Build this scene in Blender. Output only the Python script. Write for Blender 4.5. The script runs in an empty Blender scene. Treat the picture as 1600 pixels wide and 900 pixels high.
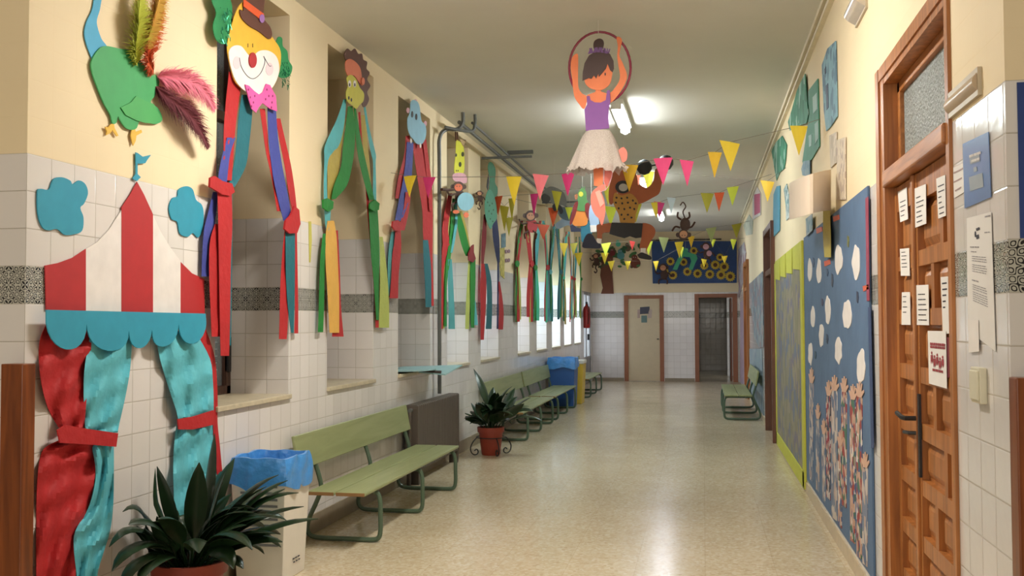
import bpy, math, random
from mathutils import Vector
random.seed(7)
PI = math.pi
SC = bpy.context.scene
COL = SC.collection

# ------------------------------------------------------------------ camera
CF, CYAW, CPIT, CROL, CH = 1527.6, 11.03, 1.952, -0.188, 1.444
L, R, H, D = 2.633, 0.845, 3.576, 23.63      # left wall x=-L, right wall x=R, ceiling, far wall
_a = math.radians(CYAW); _p = math.radians(CPIT); _r = math.radians(CROL)
_F = Vector((-math.sin(_a), math.cos(_a), 0)); _R = Vector((math.cos(_a), math.sin(_a), 0)); _U = Vector((0, 0, 1))
_F2 = _F*math.cos(_p) + _U*math.sin(_p); _U2 = _U*math.cos(_p) - _F*math.sin(_p)
_R3 = _R*math.cos(_r) + _U2*math.sin(_r); _U3 = _U2*math.cos(_r) - _R*math.sin(_r)
CAM = Vector((0, 0, CH))
cd = bpy.data.cameras.new('camera'); cam = bpy.data.objects.new('camera', cd); COL.objects.link(cam)
from mathutils import Matrix
cam.matrix_world = Matrix(((_R3.x, _U3.x, -_F2.x, 0), (_R3.y, _U3.y, -_F2.y, 0), (_R3.z, _U3.z, -_F2.z, CH), (0, 0, 0, 1)))
cd.sensor_fit = 'HORIZONTAL'; cd.sensor_width = 36; cd.lens = CF/1600*36; cd.clip_start = .02; cd.clip_end = 200
SC.camera = cam

def pt(u, v, ax, val):
    """where the sight line of a measured point meets the plane x/y/z = val"""
    dr = _F2 + _R3*((u-800)/CF) - _U3*((v-450)/CF)
    i = 'xyz'.index(ax)
    return CAM + dr*((val-CAM[i])/dr[i])

# ------------------------------------------------------------------ light and exposure
SC.view_settings.view_transform = 'Standard'; SC.view_settings.look = 'None'
SC.view_settings.gamma = 1; SC.view_settings.use_curve_mapping = False
SC.view_settings.exposure = 0.55
W = bpy.data.worlds.new('world'); SC.world = W; W.use_nodes = True
W.node_tree.nodes['Background'].inputs[0].default_value = (.80, .90, 1, 1)
W.node_tree.nodes['Background'].inputs[1].default_value = 2.2
def area(name, loc, direction, sx, sy, power, color, parent=None):
    ld = bpy.data.lights.new(name, 'AREA'); ld.shape = 'RECTANGLE'; ld.size = sx; ld.size_y = sy
    ld.energy = power; ld.color = color
    o = bpy.data.objects.new(name, ld); COL.objects.link(o); o.location = loc
    o.rotation_euler = Vector(direction).to_track_quat('-Z', 'Y').to_euler()
    if parent: o.parent = parent; o.location = Vector(loc)-parent.location
    return o
# added fill light behind the camera, standing in for unseen hall windows
area('hall_fill_light', (-1.6, -4.3, 2.3), (.05, 1, -.05), 5.0, 2.2, 120, (1, .95, .86))
NICHES = [(4.97, 5.94), (6.60, 7.60), (8.26, 9.29), (9.94, 10.90), (11.52, 12.57), (13.93, 14.91), (15.58, 16.59), (17.21, 18.24), (18.77, 19.78), (20.31, 21.40)]
SILL, NTOP, NDEP = .98, 3.45, .45
WIN_POWER = [0, 0, 0, 3, 4, 9, 16, 26, 30, 30]
for _i, (_y0, _y1) in enumerate(NICHES):
    if WIN_POWER[_i]:
        area('window_daylight', (-L-NDEP-.30, (_y0+_y1)/2, 1.62), (1, 0, -.08), _y1-_y0-.12, 1.15, WIN_POWER[_i], (.72, .85, 1))
area('end_door_daylight', (-L-.5, 22.75, 1.3), (1, 0, -.1), 1.2, 1.6, 26, (.82, .9, 1))

# ------------------------------------------------------------------ materials
def srgb(c):
    return tuple((x/255/12.92 if x/255 <= .04045 else ((x/255+.055)/1.055)**2.4) for x in c)+(1,)
MATS = {}
def mat(name, c, rough=.6, var=.06, scale=9., metal=0., bump=0., spec=.5, trans=0., sheen=0., bscale=None):
    """plain procedural material: colour with a little noise variation"""
    if name in MATS: return MATS[name]
    m = bpy.data.materials.new(name); m.use_nodes = True; nt = m.node_tree; b = nt.nodes['Principled BSDF']
    c = srgb(c); n = nt.nodes.new('ShaderNodeTexNoise'); n.inputs['Scale'].default_value = scale; n.inputs['Detail'].default_value = 4
    geo = nt.nodes.new('ShaderNodeNewGeometry'); nt.links.new(geo.outputs['Position'], n.inputs['Vector'])
    r = nt.nodes.new('ShaderNodeValToRGB'); r.color_ramp.elements[0].position = .3; r.color_ramp.elements[1].position = .7
    r.color_ramp.elements[0].color = tuple(max(0, x*(1-var)) for x in c[:3])+(1,)
    r.color_ramp.elements[1].color = tuple(min(1, x*(1+var)) for x in c[:3])+(1,)
    nt.links.new(n.outputs['Fac'], r.inputs['Fac']); nt.links.new(r.outputs['Color'], b.inputs['Base Color'])
    b.inputs['Roughness'].default_value = rough; b.inputs['Metallic'].default_value = metal
    b.inputs['Specular IOR Level'].default_value = spec; b.inputs['Transmission Weight'].default_value = trans
    if bump:
        n2 = nt.nodes.new('ShaderNodeTexNoise'); n2.inputs['Scale'].default_value = bscale or scale*3; n2.inputs['Detail'].default_value = 3
        nt.links.new(geo.outputs['Position'], n2.inputs['Vector'])
        bp = nt.nodes.new('ShaderNodeBump'); bp.inputs['Strength'].default_value = bump; bp.inputs['Distance'].default_value = .02
        nt.links.new(n2.outputs['Fac'], bp.inputs['Height']); nt.links.new(bp.outputs['Normal'], b.inputs['Normal'])
    MATS[name] = m; return m
def emit(name, c, s):
    m = bpy.data.materials.new(name); m.use_nodes = True; b = m.node_tree.nodes['Principled BSDF']
    b.inputs['Base Color'].default_value = (.9, .9, .9, 1); b.inputs['Emission Color'].default_value = tuple(c)+(1,); b.inputs['Emission Strength'].default_value = s
    return m
def wood(name, c1, c2, rough=.38, axis='Z', sc=1.):
    m = bpy.data.materials.new(name); m.use_nodes = True; nt = m.node_tree; b = nt.nodes['Principled BSDF']
    geo = nt.nodes.new('ShaderNodeNewGeometry'); mp = nt.nodes.new('ShaderNodeMapping')
    s = {'Z': (14, 14, 1.1), 'Y': (14, 1.1, 14), 'X': (1.1, 14, 14)}[axis]
    mp.inputs['Scale'].default_value = tuple(x*sc for x in s)
    nt.links.new(geo.outputs['Position'], mp.inputs['Vector'])
    n = nt.nodes.new('ShaderNodeTexNoise'); n.inputs['Scale'].default_value = 2; n.inputs['Detail'].default_value = 6; n.inputs['Distortion'].default_value = .6
    nt.links.new(mp.outputs[0], n.inputs['Vector'])
    r = nt.nodes.new('ShaderNodeValToRGB'); r.color_ramp.elements[0].position = .35; r.color_ramp.elements[1].position = .68
    r.color_ramp.elements[0].color = srgb(c1); r.color_ramp.elements[1].color = srgb(c2)
    nt.links.new(n.outputs['Fac'], r.inputs['Fac']); nt.links.new(r.outputs['Color'], b.inputs['Base Color'])
    b.inputs['Roughness'].default_value = rough
    bp = nt.nodes.new('ShaderNodeBump'); bp.inputs['Strength'].default_value = .12; bp.inputs['Distance'].default_value = .004
    nt.links.new(n.outputs['Fac'], bp.inputs['Height']); nt.links.new(bp.outputs['Normal'], b.inputs['Normal'])
    return m

def wall_material(name, plaster, tile=(228, 223, 220)):
    """cream plaster above 2.12 m; 15 cm glazed tiles below with an interlaced border row"""
    m = bpy.data.materials.new(name); m.use_nodes = True; nt = m.node_tree; N = nt.nodes.new; K = nt.links.new; b = nt.nodes['Principled BSDF']
    def M(op, a, c=None, d=None):
        n = N('ShaderNodeMath'); n.operation = op
        for i, x in enumerate((a, c, d)):
            if x is None: continue
            if isinstance(x, (int, float)): n.inputs[i].default_value = x
            else: K(x, n.inputs[i])
        return n.outputs[0]
    def MIX(f, a, c):
        n = N('ShaderNodeMix'); n.data_type = 'RGBA'; K(f, n.inputs[0])
        for i, x in ((6, a), (7, c)):
            if isinstance(x, tuple): n.inputs[i].default_value = x
            else: K(x, n.inputs[i])
        return n.outputs[2]
    geo = N('ShaderNodeNewGeometry'); sp = N('ShaderNodeSeparateXYZ'); K(geo.outputs['Position'], sp.inputs[0])
    sn = N('ShaderNodeSeparateXYZ'); K(geo.outputs['True Normal'], sn.inputs[0])
    isx = M('GREATER_THAN', M('ABSOLUTE', sn.outputs[0]), .5); isz = M('GREATER_THAN', M('ABSOLUTE', sn.outputs[2]), .5)
    u = M('ADD', M('MULTIPLY', isx, M('ADD', sp.outputs[1], .02)), M('MULTIPLY', M('SUBTRACT', 1, isx), M('ADD', sp.outputs[0], L)))
    z = M('ADD', sp.outputs[2], M('MULTIPLY', isz, sp.outputs[1]))
    z = M('ADD', z, -1.52+1.5)
    def cell(x): return M('FRACT', M('DIVIDE', x, .15))
    cu, cz = cell(u), cell(z)
    du = M('MINIMUM', cu, M('SUBTRACT', 1, cu)); dz = M('MINIMUM', cz, M('SUBTRACT', 1, cz))
    dmin = M('MINIMUM', du, dz)
    grout = M('LESS_THAN', dmin, .011)
    # per tile tone and a faint waviness of the glaze
    cb = N('ShaderNodeCombineXYZ'); K(M('FLOOR', M('DIVIDE', u, .15)), cb.inputs[0]); K(M('FLOOR', M('DIVIDE', z, .15)), cb.inputs[1]); K(isx, cb.inputs[2])
    wn = N('ShaderNodeTexWhiteNoise'); K(cb.outputs[0], wn.inputs['Vector'])
    t1 = srgb(tile); t0 = srgb(tuple(x-9 for x in tile))
    tc = MIX(wn.outputs['Value'], t0, t1)
    tc = MIX(grout, tc, srgb((176, 168, 156)))
    # border row: mirrored cells fed to a voronoi edge pattern
    mu = M('PINGPONG', M('DIVIDE', u, .15), .5); mz = M('PINGPONG', M('DIVIDE', z, .15), .5)
    k1 = M('MULTIPLY', mu, 2*PI*3.0); k2 = M('MULTIPLY', mz, 2*PI*3.0)
    g1 = M('ADD', M('MULTIPLY', M('SINE', k1), M('SINE', k2)), M('MULTIPLY', M('COSINE', M('MULTIPLY', M('SUBTRACT', mu, mz), 2*PI*2.0)), .55))
    g1 = M('ADD', g1, M('MULTIPLY', M('COSINE', M('MULTIPLY', M('ADD', mu, mz), 2*PI*4.0)), .30))
    w1 = M('PINGPONG', M('MULTIPLY', g1, .95), .5)
    line = M('LESS_THAN', w1, .20)
    bc = MIX(line, srgb((186, 184, 174)), srgb((38, 38, 42)))
    zw = sp.outputs[2]
    inband = M('MULTIPLY', M('GREATER_THAN', zw, 1.52), M('LESS_THAN', zw, 1.67))
    inband = M('MULTIPLY', inband, M('SUBTRACT', 1, isz))
    tc = MIX(inband, tc, bc)
    # plaster
    n = N('ShaderNodeTexNoise'); n.inputs['Scale'].default_value = 1.7; n.inputs['Detail'].default_value = 5; K(geo.outputs['Position'], n.inputs['Vector'])
    pc = MIX(n.outputs['Fac'], srgb(tuple(x-8 for x in plaster)), srgb(tuple(min(255, x+6) for x in plaster)))
    up = M('GREATER_THAN', zw, 2.12)
    K(MIX(up, tc, pc), b.inputs['Base Color'])
    K(M('ADD', M('MULTIPLY', up, .55), M('ADD', .13, M('MULTIPLY', grout, .3))), b.inputs['Roughness'])
    # bump: grout lines + glaze waviness
    n2 = N('ShaderNodeTexNoise'); n2.inputs['Scale'].default_value = 9; n2.inputs['Detail'].default_value = 2; K(geo.outputs['Position'], n2.inputs['Vector'])
    hgt = M('ADD', M('MULTIPLY', M('MINIMUM', dmin, .03), 22), M('ADD', M('MULTIPLY', n2.outputs['Fac'], .9), M('MULTIPLY', wn.outputs['Value'], .25)))
    hgt = M('MULTIPLY', hgt, M('SUBTRACT', 1, M('MULTIPLY', up, .8)))
    hgt = M('ADD', hgt, M('MULTIPLY', up, -.6))
    bp = N('ShaderNodeBump'); bp.inputs['Strength'].default_value = .3; bp.inputs['Distance'].default_value = .006
    K(hgt, bp.inputs['Height']); K(bp.outputs['Normal'], b.inputs['Normal'])
    return m

def floor_material():
    m = bpy.data.materials.new('terrazzo'); m.use_nodes = True; nt = m.node_tree; N = nt.nodes.new; K = nt.links.new; b = nt.nodes['Principled BSDF']
    geo = N('ShaderNodeNewGeometry')
    v = N('ShaderNodeTexVoronoi'); v.inputs['Scale'].default_value = 55; K(geo.outputs['Position'], v.inputs['Vector'])
    r = N('ShaderNodeValToRGB'); K(v.outputs['Color'], r.inputs['Fac'])
    e = r.color_ramp.elements; e[0].color = srgb((186, 166, 134)); e[1].color = srgb((212, 196, 166)); e[1].position = .6
    x = e.new(.25); x.color = srgb((204, 186, 154)); x = e.new(.93); x.color = srgb((222, 210, 186))
    br = N('ShaderNodeTexBrick'); br.offset = 0; br.inputs['Scale'].default_value = 1; br.inputs['Mortar Size'].default_value = .0018
    br.inputs['Brick Width'].default_value = .40; br.inputs['Row Height'].default_value = .40
    br.inputs['Color1'].default_value = (1, 1, 1, 1); br.inputs['Color2'].default_value = (.95, .95, .94, 1); br.inputs['Mortar'].default_value = (.82, .79, .74, 1)
    K(geo.outputs['Position'], br.inputs['Vector'])
    n = N('ShaderNodeTexNoise'); n.inputs['Scale'].default_value = .9; n.inputs['Detail'].default_value = 3; K(geo.outputs['Position'], n.inputs['Vector'])
    r2 = N('ShaderNodeValToRGB'); r2.color_ramp.elements[0].color = (.86, .86, .86, 1); r2.color_ramp.elements[1].color = (1, 1, 1, 1); K(n.outputs['Fac'], r2.inputs['Fac'])
    mx = N('ShaderNodeMix'); mx.data_type = 'RGBA'; mx.blend_type = 'MULTIPLY'; mx.inputs[0].default_value = 1; K(r.outputs['Color'], mx.inputs[6]); K(br.outputs['Color'], mx.inputs[7])
    m2 = N('ShaderNodeMix'); m2.data_type = 'RGBA'; m2.blend_type = 'MULTIPLY'; m2.inputs[0].default_value = 1; K(mx.outputs[2], m2.inputs[6]); K(r2.outputs['Color'], m2.inputs[7])
    K(m2.outputs[2], b.inputs['Base Color'])
    n3 = N('ShaderNodeTexNoise'); n3.inputs['Scale'].default_value = 2.5; K(geo.outputs['Position'], n3.inputs['Vector'])
    mr = N('ShaderNodeMapRange'); mr.inputs[3].default_value = .15; mr.inputs[4].default_value = .27; K(n3.outputs['Fac'], mr.inputs[0]); K(mr.outputs[0], b.inputs['Roughness'])
    b.inputs['Specular IOR Level'].default_value = .6
    return m

M_WALL = wall_material('tiled_wall', (236, 217, 180))
M_WALL_SHADED = wall_material('tiled_wall_shaded', (196, 184, 150), (196, 200, 208))  # return walls: their shade is put into duller plaster and tile colours
M_FLOOR = floor_material()
M_CEIL = mat('ceiling_paint', (218, 216, 206), .85, .03, 1.5)
M_WOOD = wood('orange_pine', (144, 88, 42), (186, 120, 62))
M_WOODY = wood('orange_pine_rail', (144, 88, 42), (186, 120, 62), axis='Y')
M_DWOOD = wood('brown_wood', (84, 46, 28), (112, 64, 38))
M_POST = wood('varnished_post', (104, 50, 18), (140, 74, 30), .3)
M_STONE = mat('sill_stone', (196, 184, 158), .35, .12, 20)
M_SLEEVE = mat('clear_sleeve', (235, 240, 245), .08, 0, spec=.8); M_SLEEVE.node_tree.nodes['Principled BSDF'].inputs['Alpha'].default_value = .05
M_SKIRT = mat('skirting', (148, 134, 112), .4, .08, 14)
M_GLASS = mat('window_glass', (220, 235, 240), .05, 0); M_GLASS.node_tree.nodes['Principled BSDF'].inputs['Alpha'].default_value = .10
M_FROST = mat('frosted_glass', (225, 232, 236), .35, 0); M_FROST.node_tree.nodes['Principled BSDF'].inputs['Alpha'].default_value = .45
M_METAL = mat('grey_painted_steel', (92, 94, 92), .45, .05)
M_ALU = mat('aluminium', (150, 150, 152), .35, .03, metal=.6)
M_BLACK = mat('black_paper', (30, 29, 34), .6)
M_IRON = mat('black_iron', (26, 26, 28), .45)
M_PAPER = mat('white_paper', (226, 222, 218), .7, .02)
M_INK = mat('ink', (52, 50, 62), .7)
def crepe(name, c): return mat('crepe_'+name, c, .72, .05, 12, bump=.22, bscale=26)
def card(name, c): return mat('card_'+name, c, .62, .05, 12)

# ------------------------------------------------------------------ mesh helpers
class MB:
    def __init__(s): s.v = []; s.f = []; s.smooth = False
    def box(s, a, b):
        i = len(s.v); (x0, y0, z0), (x1, y1, z1) = a, b
        if x0 > x1: x0, x1 = x1, x0
        if y0 > y1: y0, y1 = y1, y0
        if z0 > z1: z0, z1 = z1, z0
        s.v += [(x0, y0, z0), (x1, y0, z0), (x1, y1, z0), (x0, y1, z0), (x0, y0, z1), (x1, y0, z1), (x1, y1, z1), (x0, y1, z1)]
        s.f += [tuple(i+k for k in q) for q in ((3, 2, 1, 0), (4, 5, 6, 7), (0, 1, 5, 4), (1, 2, 6, 5), (2, 3, 7, 6), (3, 0, 4, 7))]
        return s
    def hexa(s, p):      # 8 points: bottom loop then top loop
        i = len(s.v); s.v += [tuple(q) for q in p]
        s.f += [tuple(i+k for k in q) for q in ((3, 2, 1, 0), (4, 5, 6, 7), (0, 1, 5, 4), (1, 2, 6, 5), (2, 3, 7, 6), (3, 0, 4, 7))]
        return s
    def tube(s, pts, r, n=8, r_end=None):
        pts = [Vector(p) for p in pts]; i = len(s.v); m = len(pts)
        up = None
        for k, p in enumerate(pts):
            t = (pts[min(k+1, m-1)]-pts[max(k-1, 0)]).normalized()
            if up is None:
                up = Vector((0, 0, 1)) if abs(t.z) < .9 else Vector((1, 0, 0))
            a = t.cross(up)
            if a.length < 1e-4: a = t.cross(Vector((0, 1, .01)))
            a.normalize(); bb = a.cross(t).normalized(); up = bb
            rr = r if r_end is None else r+(r_end-r)*k/(m-1)
            for j in range(n):
                w = 2*PI*j/n; s.v.append(tuple(p+a*math.cos(w)*rr+bb*math.sin(w)*rr))
        for k in range(m-1):
            for j in range(n):
                s.f.append((i+k*n+j, i+k*n+(j+1) % n, i+(k+1)*n+(j+1) % n, i+(k+1)*n+j))
        s.f.append(tuple(i+j for j in range(n-1, -1, -1))); s.f.append(tuple(i+(m-1)*n+j for j in range(n)))
        s.smooth = True; return s
    def lathe(s, prof, n=24, c=(0, 0, 0)):
        i = len(s.v)
        for r, z in prof:
            for j in range(n):
                w = 2*PI*j/n; s.v.append((c[0]+r*math.cos(w), c[1]+r*math.sin(w), c[2]+z))
        for k in range(len(prof)-1):
            for j in range(n): s.f.append((i+k*n+j, i+k*n+(j+1) % n, i+(k+1)*n+(j+1) % n, i+(k+1)*n+j))
        s.smooth = True; return s
    def prism(s, pts, nrm):      # closed outline of 3D points extruded along nrm (Vector)
        i = len(s.v); m = len(pts)
        s.v += [tuple(p) for p in pts]+[tuple(Vector(p)+nrm) for p in pts]
        s.f.append(tuple(range(i+m, i+2*m))); s.f.append(tuple(range(i+m-1, i-1, -1)))
        for k in range(m): s.f.append((i+k, i+(k+1) % m, i+m+(k+1) % m, i+m+k))
        return s
    def grid(s, rows, th=None):  # rows of 3D points; th = offset vector for a back face
        i = len(s.v); n = len(rows[0])
        for r in rows: s.v += [tuple(p) for p in r]
        for a in range(len(rows)-1):
            for b in range(n-1): s.f.append((i+a*n+b, i+a*n+b+1, i+(a+1)*n+b+1, i+(a+1)*n+b))
        if th is not None:
            j = len(s.v)
            for r in rows: s.v += [tuple(Vector(p)+th) for p in r]
            A = len(rows)
            for a in range(A-1):
                for b in range(n-1): s.f.append((j+a*n+b, j+(a+1)*n+b, j+(a+1)*n+b+1, j+a*n+b+1))
            for a in range(A-1):
                for b in (0, n-1):
                    q = (i+a*n+b, i+(a+1)*n+b, j+(a+1)*n+b, j+a*n+b); s.f.append(q)
            for a in (0, A-1):
                for b in range(n-1): s.f.append((i+a*n+b, i+a*n+b+1, j+a*n+b+1, j+a*n+b))
        return s
    def build(s, name, m, parent=None, bevel=0, smooth=None):
        me = bpy.data.meshes.new(name); o = bpy.data.objects.new(name, me); COL.objects.link(o)
        if parent is not None:
            off = Vector((0, 0, 0)); q = parent
            while q is not None: off += q.location; q = q.parent
            o.parent = parent
        else:
            xs, ys, zs = zip(*s.v); off = Vector(((min(xs)+max(xs))/2, (min(ys)+max(ys))/2, min(zs))); o.location = off
        me.from_pydata([(x-off.x, y-off.y, z-off.z) for x, y, z in s.v], [], s.f)
        import bmesh
        bm = bmesh.new(); bm.from_mesh(me); bmesh.ops.recalc_face_normals(bm, faces=bm.faces); bm.to_mesh(me); bm.free()
        me.materials.append(m)
        if s.smooth if smooth is None else smooth:
            for p in me.polygons: p.use_smooth = True
            me.set_sharp_from_angle(angle=math.radians(40))
        if bevel:
            md = o.modifiers.new('bevel', 'BEVEL'); md.width = bevel; md.segments = 2; md.limit_method = 'ANGLE'
        return o

def tag(o, label=None, cat=None, group=None, kind=None):
    if label: o['label'] = label
    if cat: o['category'] = cat
    if group: o['group'] = group
    if kind: o['kind'] = kind
    return o
def thing(name, loc, label, cat, group=None, kind=None):
    o = bpy.data.objects.new(name, None); COL.objects.link(o); o.location = loc; o.empty_display_size = .1
    return tag(o, label, cat, group, kind)
def copy_tree(o, parent=None):
    c = o.copy(); COL.objects.link(c); c.parent = parent
    for ch in list(o.children): copy_tree(ch, c)
    return c
def struct(mb, name, m, parent=None):
    o = mb.build(name, m, parent)
    if parent is None: o['kind'] = 'structure'
    return o

def catmull(P, n=4, closed=True):
    out = []; m = len(P)
    rng = range(m) if closed else range(m-1)
    for i in rng:
        if closed: a, b, c, d = P[i-1], P[i], P[(i+1) % m], P[(i+2) % m]
        else: a, b, c, d = P[max(i-1, 0)], P[i], P[i+1], P[min(i+2, m-1)]
        for k in range(n):
            t = k/n
            out.append(tuple(.5*((2*b[j])+(-a[j]+c[j])*t+(2*a[j]-5*b[j]+4*c[j]-d[j])*t*t+(-a[j]+3*b[j]-3*c[j]+d[j])*t**3) for j in range(len(b))))
    if not closed: out.append(tuple(P[-1]))
    return out
NRM = {'l': Vector((1, 0, 0)), 'r': Vector((-1, 0, 0)), 'f': Vector((0, -1, 0))}
def plane(side, off):
    """side 'l' left wall, 'r' right wall, 'f' far wall, or ('y', value) a hanging plane"""
    if side == 'l': return 'x', -L+off, NRM['l']
    if side == 'r': return 'x', R-off, NRM['r']
    if side == 'f': return 'y', D-off, NRM['f']
    return side[0], side[1]-off, NRM['f']
def cut(name, P, side, off, m, parent=None, th=.004, smooth=False, mb=None):
    ax, val, nr = plane(side, off)
    if smooth: P = catmull(P, 4)
    pts = [pt(u, v, ax, val) for u, v in P]
    b = mb or MB(); b.prism(pts, nr*th)
    if mb: return mb
    return b.build(name, m, parent)
def ell(cx, cy, rx, ry, n=20, rot=0):
    return [(cx+rx*math.cos(2*PI*k/n)*math.cos(rot)-ry*math.sin(2*PI*k/n)*math.sin(rot), cy+rx*math.cos(2*PI*k/n)*math.sin(rot)+ry*math.sin(2*PI*k/n)*math.cos(rot)) for k in range(n)]
def wire(name, P, side, off, r, m, parent, smooth=True):
    ax, val, nr = plane(side, off)
    if smooth: P = catmull(P, 5, False)
    return MB().tube([pt(u, v, ax, val) for u, v in P], r, 6).build(name, m, parent)
def drape(name, rows, side, off, m, parent, amp=.004, folds=1.0, nc=5, seed=0, th=.0015):
    """paper strip or curtain: rows (v, left u, right u), waving off its plane"""
    rnd = random.Random(seed or int(abs(rows[0][0]*13+rows[0][1]*7))); ph = rnd.random()*6
    RR = catmull(rows, 4, False); out = []
    for k, (v, a, b) in enumerate(RR):
        row = []
        for j in range(nc):
            t = j/(nc-1)
            o = off+amp*(1+math.sin(k*.55+ph+2*PI*folds*t))*.5+amp*.3*math.sin(k*1.3+t*5+ph)
            ax, val, nr = plane(side, max(o, .002)); row.append(pt(a+(b-a)*t, v, ax, val))
        out.append(row)
    b = MB().grid(out, th=-nr*th); b.smooth = True
    return b.build(name, m, parent)

# ================================================================== THE SETTING
T = .2
HX0, HX1, HY0 = -7.2, 5.0, -5.0
struct(MB().box((HX0, HY0, -.1), (HX1, D+5.6, 0)), 'floor', M_FLOOR)
struct(MB().box((HX0, HY0, H), (HX1, D+5.6, H+.15)), 'ceiling', M_CEIL)
# left wall: piers, parapet and lintels round the ten window recesses
b = MB(); XO = -L-NDEP; prev = 3.43; DY0, DY1 = 22.0, 23.45
for y0, y1 in NICHES:
    b.box((XO-.1, prev, 0), (-L, y0, H)); b.box((XO-.1, y0, 0), (-L, y1, SILL-.03)); b.box((XO-.1, y0, NTOP), (-L, y1, H)); prev = y1
b.box((XO-.1, prev, 0), (-L, DY0, H)); b.box((XO-.1, DY0, 2.12), (-L, DY1, H)); b.box((XO-.1, DY1, 0), (-L, D+.15, H))
struct(b, 'wall_left', M_WALL)
struct(MB().box((HX0, 3.43, 0), (-L-NDEP-.1, 3.63, H)), 'wall_left_return', M_WALL_SHADED)
# right wall with the near door opening
NDY0, NDY1, NDZ = 3.60, 4.76, 2.54
b = MB(); b.box((R, 2.96, 0), (R+.22, NDY0-.03, H)); b.box((R, NDY0-.03, NDZ+.07), (R+.22, NDY1+.15, H)); b.box((R, NDY1+.15, 0), (R+.22, 11.93, H))
b.box((R, 11.93, 2.62), (R+.22, 13.37, H)); b.box((R, 13.37, 0), (R+.22, 18.53, H)); b.box((R, 18.53, 2.57), (R+.22, 19.97, H)); b.box((R, 19.97, 0), (R+.22, D+.15, H))
struct(b, 'wall_right', M_WALL)
struct(MB().box((R+.22, 2.96, 0), (HX1, 3.16, H)), 'wall_right_return', M_WALL_SHADED)
# far wall with the open doorway
FX0, FX1 = -.10, .70
b = MB(); b.box((-L, D, 0), (FX0, D+.15, H)); b.box((FX0, D, 2.02), (FX1, D+.15, H)); b.box((FX1, D, 0), (R+.3, D+.15, H))
struct(b, 'wall_far', M_WALL)
# room seen through the doorway
b = MB(); b.box((-2.2, D+5.4, 0), (2.6, D+5.5, H)); b.box((-2.3, D+.15, 0), (-2.2, D+5.5, H)); b.box((2.6, D+.15, 0), (2.7, D+5.5, H)); b.box((.62, D+2.6, 0), (2.6, D+2.7, H)); b.box((-2.3, D+.05, 0), (-2.2, D+.15, H))
struct(b, 'wall_back_room', M_WALL)
# hall behind the camera
b = MB(); b.box((HX0, HY0-.2, 0), (HX1, HY0, H)); struct(b, 'wall_back', M_WALL)
b = MB(); b.box((HX0-.2, HY0, 0), (HX0, 3.63, H)); struct(b, 'wall_hall_left', M_WALL)
b = MB(); b.box((HX1, HY0, 0), (HX1+.2, 3.16, H)); struct(b, 'wall_hall_right', M_WALL)
# trims
b = MB()
b.box((-L, 3.45, 0), (-L+.012, 21.9, .13)); struct(b, 'baseboard_left', M_SKIRT)
b = MB(); b.box((R-.012, 5.1, 0), (R, 11.85, .09)); b.box((R-.012, 13.5, 0), (R, 18.5, .09)); struct(b, 'baseboard_right', mat('skirting_pale', (196, 178, 148), .35, .08, 14))
b = MB(); b.box((-L, D-.012, 0), (-1.87, D, .08)); b.box((-.9, D-.012, 0), (-.2, D, .08)); struct(b, 'baseboard_far', M_SKIRT)
b = MB(); b.box((R-.05, 2.96, H-.035), (R, D, H)); b.box((R-.035, 2.96, H-.09), (R, D, H-.06)); struct(b, 'trim_1', mat('trim_paint', (226, 216, 190), .6))

# windows
SHUT = wood('shutter_brown', (58, 38, 30), (78, 52, 40), .5)
for i, (y0, y1) in enumerate(NICHES):
    t = thing('window_%d' % (i+1), (-L-NDEP+.02, (y0+y1)/2, SILL), None, None, kind='structure')
    X0, X1 = -L-NDEP-.02, -L-NDEP+.05
    fr = MB(); w = .055; ym = (y0+y1)/2
    fr.box((X0, y0, SILL), (X1, y0+w, NTOP)).box((X0, y1-w, SILL), (X1, y1, NTOP)).box((X0, y0, SILL), (X1, y1, SILL+w)).box((X0, y0, NTOP-w), (X1, y1, NTOP))
    fr.box((X0, ym-.03, SILL), (X1, ym+.03, NTOP)).box((X0, y0, 2.75), (X1, y1, 2.81))
    fr.build('window_frame', SHUT if i < 4 else mat('window_paint', (188, 186, 180), .5), t, bevel=.004)
    MB().box((X0+.03, y0+w, SILL+w), (X0+.036, y1-w, NTOP-w)).build('pane', M_GLASS, t)
    if True:
        sh = MB(); z = SILL+.02 if i < 3 else 2.16
        while z < NTOP-.03: sh.box((X0-.035, y0+.01, z), (X0-.022, y1-.01, z+.042)); z += .045
        sh.build('roller_shutter', SHUT, t)
    MB().box((-L-NDEP, y0, SILL-.03), (-L+.022, y1+.015, SILL)).build('window_sill', M_STONE, t, bevel=.004)
    if i in (0,):
        MB().tube([(-L-.40, 5.90, 3.3), (-L-.40, 5.90, 1.35)], .004, 6).build('shutter_cord', M_IRON, t)
        MB().box((-L-.42, 5.885, 1.12), (-L-.385, 5.92, 1.35)).build('cord_winder', M_IRON, t, bevel=.006)

# glazed end door on the left
t = thing('door_6', (-L-.05, (DY0+DY1)/2, 0), None, None, kind='structure')
b = MB(); x0, x1 = -L-.08, -L-.02
b.box((x0, DY0, 0), (x1, DY0+.06, 2.12)).box((x0, DY1-.06, 0), (x1, DY1, 2.12)).box((x0, DY0, 2.05), (x1, DY1, 2.12)).box((x0, DY0, 0), (x1, DY1, .62))
b.box((x0, (DY0+DY1)/2-.04, 0), (x1, (DY0+DY1)/2+.04, 2.1)).box((x0, DY0, 1.4), (x1, DY1, 1.46))
b.build('door_frame', M_ALU, t, bevel=.004)
MB().box((x0+.03, DY0+.05, .6), (x0+.036, DY1-.05, 2.06)).build('pane', M_FROST, t)
MB().box((x1, 22.8, 1.0), (x1+.05, 22.83, 1.14)).build('door_handle', M_IRON, t)

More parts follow.
